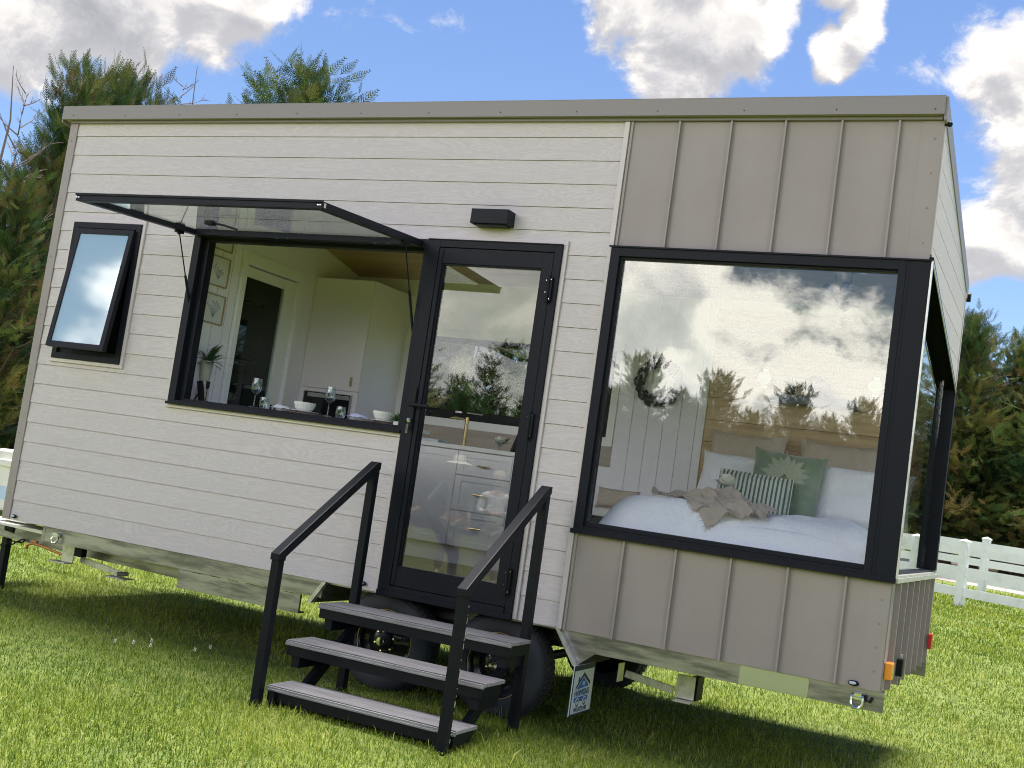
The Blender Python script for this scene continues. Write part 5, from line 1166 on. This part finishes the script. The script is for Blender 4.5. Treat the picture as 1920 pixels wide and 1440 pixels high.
def make_kind(key, seed, Hh, R, nl, fpl, **kw):
    KIND[key] = dict(H=Hh, R=R, crown=crown_mesh('crown_'+key, seed, Hh, R, nl, fpl, **kw), trunk=None)
    b = trunk_mb(Hh, 0.13, seed, 26, R); me = bpy.data.meshes.new('trunk_'+key); me.from_pydata([tuple(q) for q in b.v], [], b.f); me.materials.append(M['bark']); KIND[key]['trunk'] = me
make_kind('full', 11, 7.0, 1.75, 128, 30, brown=.05)
make_kind('bushy', 12, 7.0, 2.0, 132, 30, brown=.08, bias=.02)
make_kind('spire', 13, 7.0, 1.3, 110, 25, brown=.12, top_w=.15)
make_kind('olive', 14, 7.0, 1.9, 132, 30, brown=.16, bias=.05)
def tree(key, x, y, top_h, label, rz=0.0, rs=1.0, group=None, name='conifer_tree', crown_from=None):
    k = KIND[key]; t = local(thing(name, (x, y, gz(x, y)), label, 'tree', group, rz)); s = top_h/k['H']; t.scale = (s*rs, s*rs, s)
    for nm in ('trunk', 'crown'):
        o = bpy.data.objects.new(nm, k[nm]); COL.objects.link(o); o.parent = t
    return t
def bare_tree(x, y, hh, label, seed, nb=34, R=1.1, mt='deadw', tufts=0):
    t = local(thing('bare_tree', (x, y, gz(x, y)), label, 'tree')); b = trunk_mb(hh, .07, seed, nb, R, True); b.build('trunk', mt, t)
    if tufts:
        me = crown_mesh('crown', seed+50, hh*.9, R*.95, tufts, 6, base=.35, fs=.30, brown=.5, bias=.15, sparse=True); o = bpy.data.objects.new('crown', me); COL.objects.link(o); o.parent = t
    return t
bare_tree(-6.65, 5.1, 6.45, 'leafless dead tree at the far left above the hedge', 31, 60, 1.2)
tree('bushy', -6.05, 4.75, 4.75, 'bushy conifer filling the left edge beside the house', 0.3, 1.15)
tree('spire', -7.0, 6.35, 7.0, 'narrow dark green conifer just left of the roof corner', 1.2, 1.05)
tree('olive', -7.6, 4.3, 4.2, 'olive brown conifer lowest at the left edge', 2.0, 1.2)
tree('full', -8.9, 5.6, 4.9, 'green conifer behind the dead tree', 0.9, 1.1)
tree('full', -8.05, 7.8, 7.5, 'green conifer with a feathery tip above the left end of the roof', 2.6, .95)
tree('olive', -8.3, 8.75, 8.0, 'conifer with a rusty brown tip above the left of the roof', 0.5, 1.0)
bare_tree(-8.0, 9.6, 8.2, 'half bare conifer with purple brown twigs above the roof', 33, 60, 1.5, 'deadw', 40)
bare_tree(-7.1, 10.3, 6.75, 'thin bare branches arching just above the roof line', 37, 36, 1.7, 'deadw', 16)
tree('spire', -7.75, 11.9, 8.1, 'short pointed conifer left of the tallest one above the roof', 0.2, 1.5)
tree('full', -6.75, 11.6, 9.0, 'tallest green conifer standing alone above the middle of the roof', 4.0, 1.45)
tree('spire', -6.2, 12.9, 8.3, 'small conifer tip right of the tallest one above the roof', 5.0, 1.4)
GH = 'conifers of the belt hidden behind the house'
for i, (x_, y_, h_) in enumerate([(-5.2, 12.2, 7.2), (-4.2, 13.6, 7.5), (-3.3, 14.3, 7.0), (-2.2, 13.8, 6.4), (-9.5, 7.2, 5.6), (-10.2, 9.4, 6.0), (-9.6, 11.4, 6.3), (-1.0, 14.8, 6.6), (0.6, 15.6, 6.2)]):
    tree(('bushy', 'full', 'olive', 'spire')[i % 4], x_, y_+1.0, h_, 'conifer of the dense green belt seen through the kitchen window behind the house', i*1.3, 1.1, GH)
GR = 'tall conifers beyond the white fences'
RT = [('olive', 4.53, 27.3, 7.5, 'tallest brown green conifer right behind the house corner', 0.4, 1.25), ('full', 5.9, 28.6, 7.1, 'dense green conifer second right of the house corner', 1.9, 1.3), ('olive', 7.2, 27.6, 7.5, 'olive conifer at the right edge beyond the fences', 3.1, 1.3), ('bushy', 3.3, 28.2, 6.6, 'bushy conifer partly hidden behind the house corner', 2.2, 1.3),
      ('full', 5.2, 27.0, 4.6, 'shorter green conifer in front of the tall ones beyond the fences', 2.4, 1.7), ('olive', 6.6, 26.6, 4.2, 'low brown conifer beyond the fences near the right edge', 0.7, 1.7), ('bushy', 8.4, 28.8, 7.4, 'bushy tall conifer just past the right edge', 5.2, 1.2)]
for kx in RT: tree(kx[0], kx[1], kx[2], kx[3], kx[4], kx[5], kx[6], GR)
for i, (x_, y_, h_) in enumerate([(10, 27.2, 6.0), (11.8, 26.4, 5.4), (13.6, 26.0, 6.0), (15.4, 24.8, 5.6), (17.6, 24.0, 5.8), (20, 22.6, 5.8), (4.2, 30.4, 7.2), (6.2, 31.2, 7.4), (8.2, 31.2, 7.6), (1.6, 29.6, 6.5), (-0.6, 30.4, 6.8)]):
    tree(('full', 'olive', 'bushy', 'spire')[i % 4], x_, y_, h_, 'conifer of the tall row mirrored in the side window beyond the fences', i*.9, 1.35, 'conifers continuing the row beyond the fences')
GB = 'conifers behind the photographer mirrored in the glass'
for i, (x_, h_) in enumerate([(-14, 5.0), (-12, 4.6), (-10, 5.0), (-8.5, 5.2), (-7.2, 4.1), (-6.2, 5.2), (-5.4, 4.8), (-4.3, 4.2), (-3.4, 3.9), (-2.85, 4.2), (-2.26, 5.15), (-1.36, 4.35), (-.25, 4.8), (.5, 4.0), (1.37, 4.75), (2.4, 4.0), (3.0, 4.5), (4.0, 4.2), (5.2, 4.5), (6.8, 4.2), (8.6, 4.6), (10.6, 4.3), (13, 4.8), (16, 4.6)]):
    tree(('spire', 'full', 'spire', 'spire')[i % 4], x_, -20-0.5*(i % 3), h_, 'conifer of the row behind the photographer, mirrored in the house glass', i*1.7, 1.3, GB)

for i in range(22):
    tree(('bushy', 'full', 'olive')[i % 3], -17+i*1.55, -22.3-0.4*(i % 2), (3.8, 4.2, 3.95)[i % 3], 'low dense conifer filling the second row behind the photographer', i*1.1, 2.4, GB)

# ---------------------------------------------------------------- two people mirrored in the door glass
def skin_mesh(name, nodes, edges, mt, parent):
    me = bpy.data.meshes.new(name); me.from_pydata([n[0] for n in nodes], edges, []); me.materials.append(M[mt])
    o = bpy.data.objects.new(name, me); COL.objects.link(o); o.parent = parent
    sk = o.modifiers.new('skin', 'SKIN'); lay = me.skin_vertices[0] if me.skin_vertices else None
    if lay is None:
        bpy.context.view_layer.objects.active = o
    lay = me.skin_vertices[0]
    for i, n in enumerate(nodes):
        r_ = n[1]; lay.data[i].radius = r_ if isinstance(r_, tuple) else (r_, r_)
    lay.data[0].use_root = True
    ss = o.modifiers.new('sub', 'SUBSURF'); ss.levels = ss.render_levels = 2
    me.polygons.foreach_set('use_smooth', [True]*len(me.polygons)); return o
def hand(nodes, edges, wi, d_, side):
    base = Vector(nodes[wi][0]); d_ = Vector(d_).normalized(); s_ = d_.cross(Vector((0, 1, 0.2))).normalized()
    nodes.append((tuple(base+d_*.05), .026)); pi = len(nodes)-1; edges.append((wi, pi))
    for q, l_ in zip((-1.5, -.5, .5, 1.5), (.065, .078, .074, .058)):
        a = base+d_*.085+s_*q*.017; nodes.append((tuple(a), .0095)); edges.append((pi, len(nodes)-1)); nodes.append((tuple(a+d_*l_*.5), .008)); edges.append((len(nodes)-2, len(nodes)-1)); nodes.append((tuple(a+d_*l_+Vector((0, -.018, 0))), .0065)); edges.append((len(nodes)-2, len(nodes)-1))
    a = base+d_*.03+s_*side*.035; nodes.append((tuple(a), .010)); edges.append((pi, len(nodes)-1)); nodes.append((tuple(a+d_*.045+s_*side*.02), .008)); edges.append((len(nodes)-2, len(nodes)-1))
def head_parts(t, c, rz_, hair=True, hat=False):
    b = MB(); vs0 = len(b.v)
    c = Vector(c); n = 24; vs = []; fs = []
    for i in range(17):
        th = math.pi*i/16
        for k in range(n):
            a = 2*math.pi*k/n; x_, y_, z__ = math.sin(th)*math.cos(a), math.sin(th)*math.sin(a), math.cos(th)
            rx_, ry_, rz2 = .072, .092, .112
            if z__ < -0.1: rx_ *= 1-0.35*(-z__-.1); ry_ *= 1-.2*(-z__-.1)
            px, py, pz = x_*rx_, y_*ry_, z__*rz2
            if y_ > .8 and -.35 < z__ < .12: py += .018*(1-abs(x_)*2.2) if abs(x_) < .45 else 0     # nose
            if y_ > .7 and .0 < z__ < .22 and .25 < abs(x_) < .6: py -= .008                       # eye sockets
            vs.append(c+Vector((px, -py, pz)))
    fs = [(i*n+k, (i+1)*n+k, (i+1)*n+(k+1) % n, i*n+(k+1) % n) for i in range(16) for k in range(n)]
    b.add(vs, fs)
    for sx in (-1, 1): b.ball(c+Vector((sx*.074, .005, -.005)), .02, 8, (.35, .7, 1.3))
    return b
def person(loc, rz_, label, white):
    t = local(thing('person', loc, label, 'person', None, rz_)); Z = 0.94 if white else 1.0
    nd_ = [((0, 0, .92), (.10, .075)), ((0, 0, 1.10), (.095, .07)), ((0, -.01, 1.28), (.15, .095)), ((0, 0, 1.40), (.11, .075)), ((0, .0, 1.46), (.052, .052)), ((0, -.01, 1.54), (.045, .045))]
    ed = [(0, 1), (1, 2), (2, 3), (3, 4), (4, 5)]
    for sx in (-1, 1):
        b0 = len(nd_); nd_ += [((sx*.10, 0, .84), (.06, .06)), ((sx*.11, -.01, .48), (.055, .055)), ((sx*.11, .02, .10), (.036, .036)), ((sx*.115, -.05, .035), (.034, .03)), ((sx*.12, -.16, .025), (.030, .02))]
        ed += [(0, b0), (b0, b0+1), (b0+1, b0+2), (b0+2, b0+3), (b0+3, b0+4)]
        b0 = len(nd_)
        if white: arm = [((sx*.185, 0, 1.37), .052), ((sx*.225, -.02, 1.12), .040), ((sx*.05, -.15, 1.10), .030), ((-sx*.02, -.17, 1.11), .026)]; hd = (-sx, -.1, .1)
        elif sx > 0: arm = [((sx*.185, 0, 1.37), .055), ((.34, -.06, 1.14), .043), ((.50, -.16, .98), .032), ((.55, -.18, .94), .027)]; hd = (.8, -.3, -.5)
        else: arm = [((sx*.185, 0, 1.37), .055), ((-.26, .02, 1.10), .043), ((-.25, -.10, .90), .032), ((-.25, -.12, .86), .027)]; hd = (0, -.1, -1)
        nd_ += arm; ed += [(3, b0), (b0, b0+1), (b0+1, b0+2), (b0+2, b0+3)]; hand(nd_, ed, b0+3, hd, sx)
    t.scale = (0.92, 0.92, 0.93*Z)
    skin_mesh('body', nd_, ed, 'skin', t)
    head_parts(t, (0, -.015, 1.645), 0).build('head', 'skin', t, smooth=True)
    b = MB()
    for sx in (-1, 1): b.ball((sx*.028, -.098, 1.66), .010, 8)
    b.build_each('eyes', 'navy', t); b = MB(); b.ball((0, -.093, 1.595), .022, 8, (1, .35, .3)); b.build('mouth', 'red', t)
    top = [((0, 0, .90 if white else .96), (.165, .13)), ((0, 0, 1.10), (.140, .108)), ((0, -.01, 1.28), (.17, .115)), ((0, 0, 1.395), (.13, .09)), ((0, 0, 1.45), (.066, .062))]; te = [(0, 1), (1, 2), (2, 3), (3, 4)]
    for sx in (-1, 1):
        b0 = len(top)
        if white: top += [((sx*.19, 0, 1.37), (.066, .066)), ((sx*.235, -.02, 1.12), (.054, .054)), ((sx*.09, -.14, 1.105), (.044, .044))]
        elif sx > 0: top += [((.19, 0, 1.37), (.068, .068)), ((.34, -.06, 1.14), (.056, .056)), ((.46, -.14, 1.02), (.046, .046))]
        else: top += [((-.19, 0, 1.37), (.068, .068)), ((-.26, .02, 1.10), (.056, .056)), ((-.255, -.07, .96), (.044, .044))]
        te += [(3, b0), (b0, b0+1), (b0+1, b0+2)]
    skin_mesh('shirt', top, te, 'shirtw' if white else 'shirtg', t)
    tr_ = [((0, 0, .93), (.155, .12))]; ee = []
    for sx in (-1, 1): b0 = len(tr_); tr_ += [((sx*.10, 0, .82), (.10, .105)), ((sx*.11, -.01, .48), (.078, .078)), ((sx*.115, .01, .09), (.070, .075))]; ee += [(0, b0), (b0, b0+1), (b0+1, b0+2)]
    skin_mesh('trousers', tr_, ee, 'beige', t)
    if white:
        b = MB(); b.ball((0, .022, 1.672), .118, 16, (.92, 1.0, 1.02)); b.ball((0, .05, 1.56), .085, 14, (1.0, .55, 1.35)); b.build('hair', 'hair', t, smooth=True)
    else:
        b = MB(); b.lathe([(0, .13), (.07, .125), (.092, .10), (.098, .03), (.17, .012), (.21, -.005), (.205, -.01), (.10, .0), (.09, .02)], (0, -.005, 1.70), 'z', 32); b.build('hat', 'strawhat', t, smooth=True)
        b = MB(); b.ball((0, .02, 1.66), .095, 14, (.9, .95, .8)); b.build('hair', 'hair', t, smooth=True)
    return t
ang = math.atan2(-(7.2-(-.3)), 1)
person((-0.50, -8.25, -0.605), rad(150), 'person in a wide cream hat and beige trousers mirrored in the door', False)
person((0.27, -8.0, -0.605), rad(155), 'person in a white shirt with folded arms mirrored in the door', True)
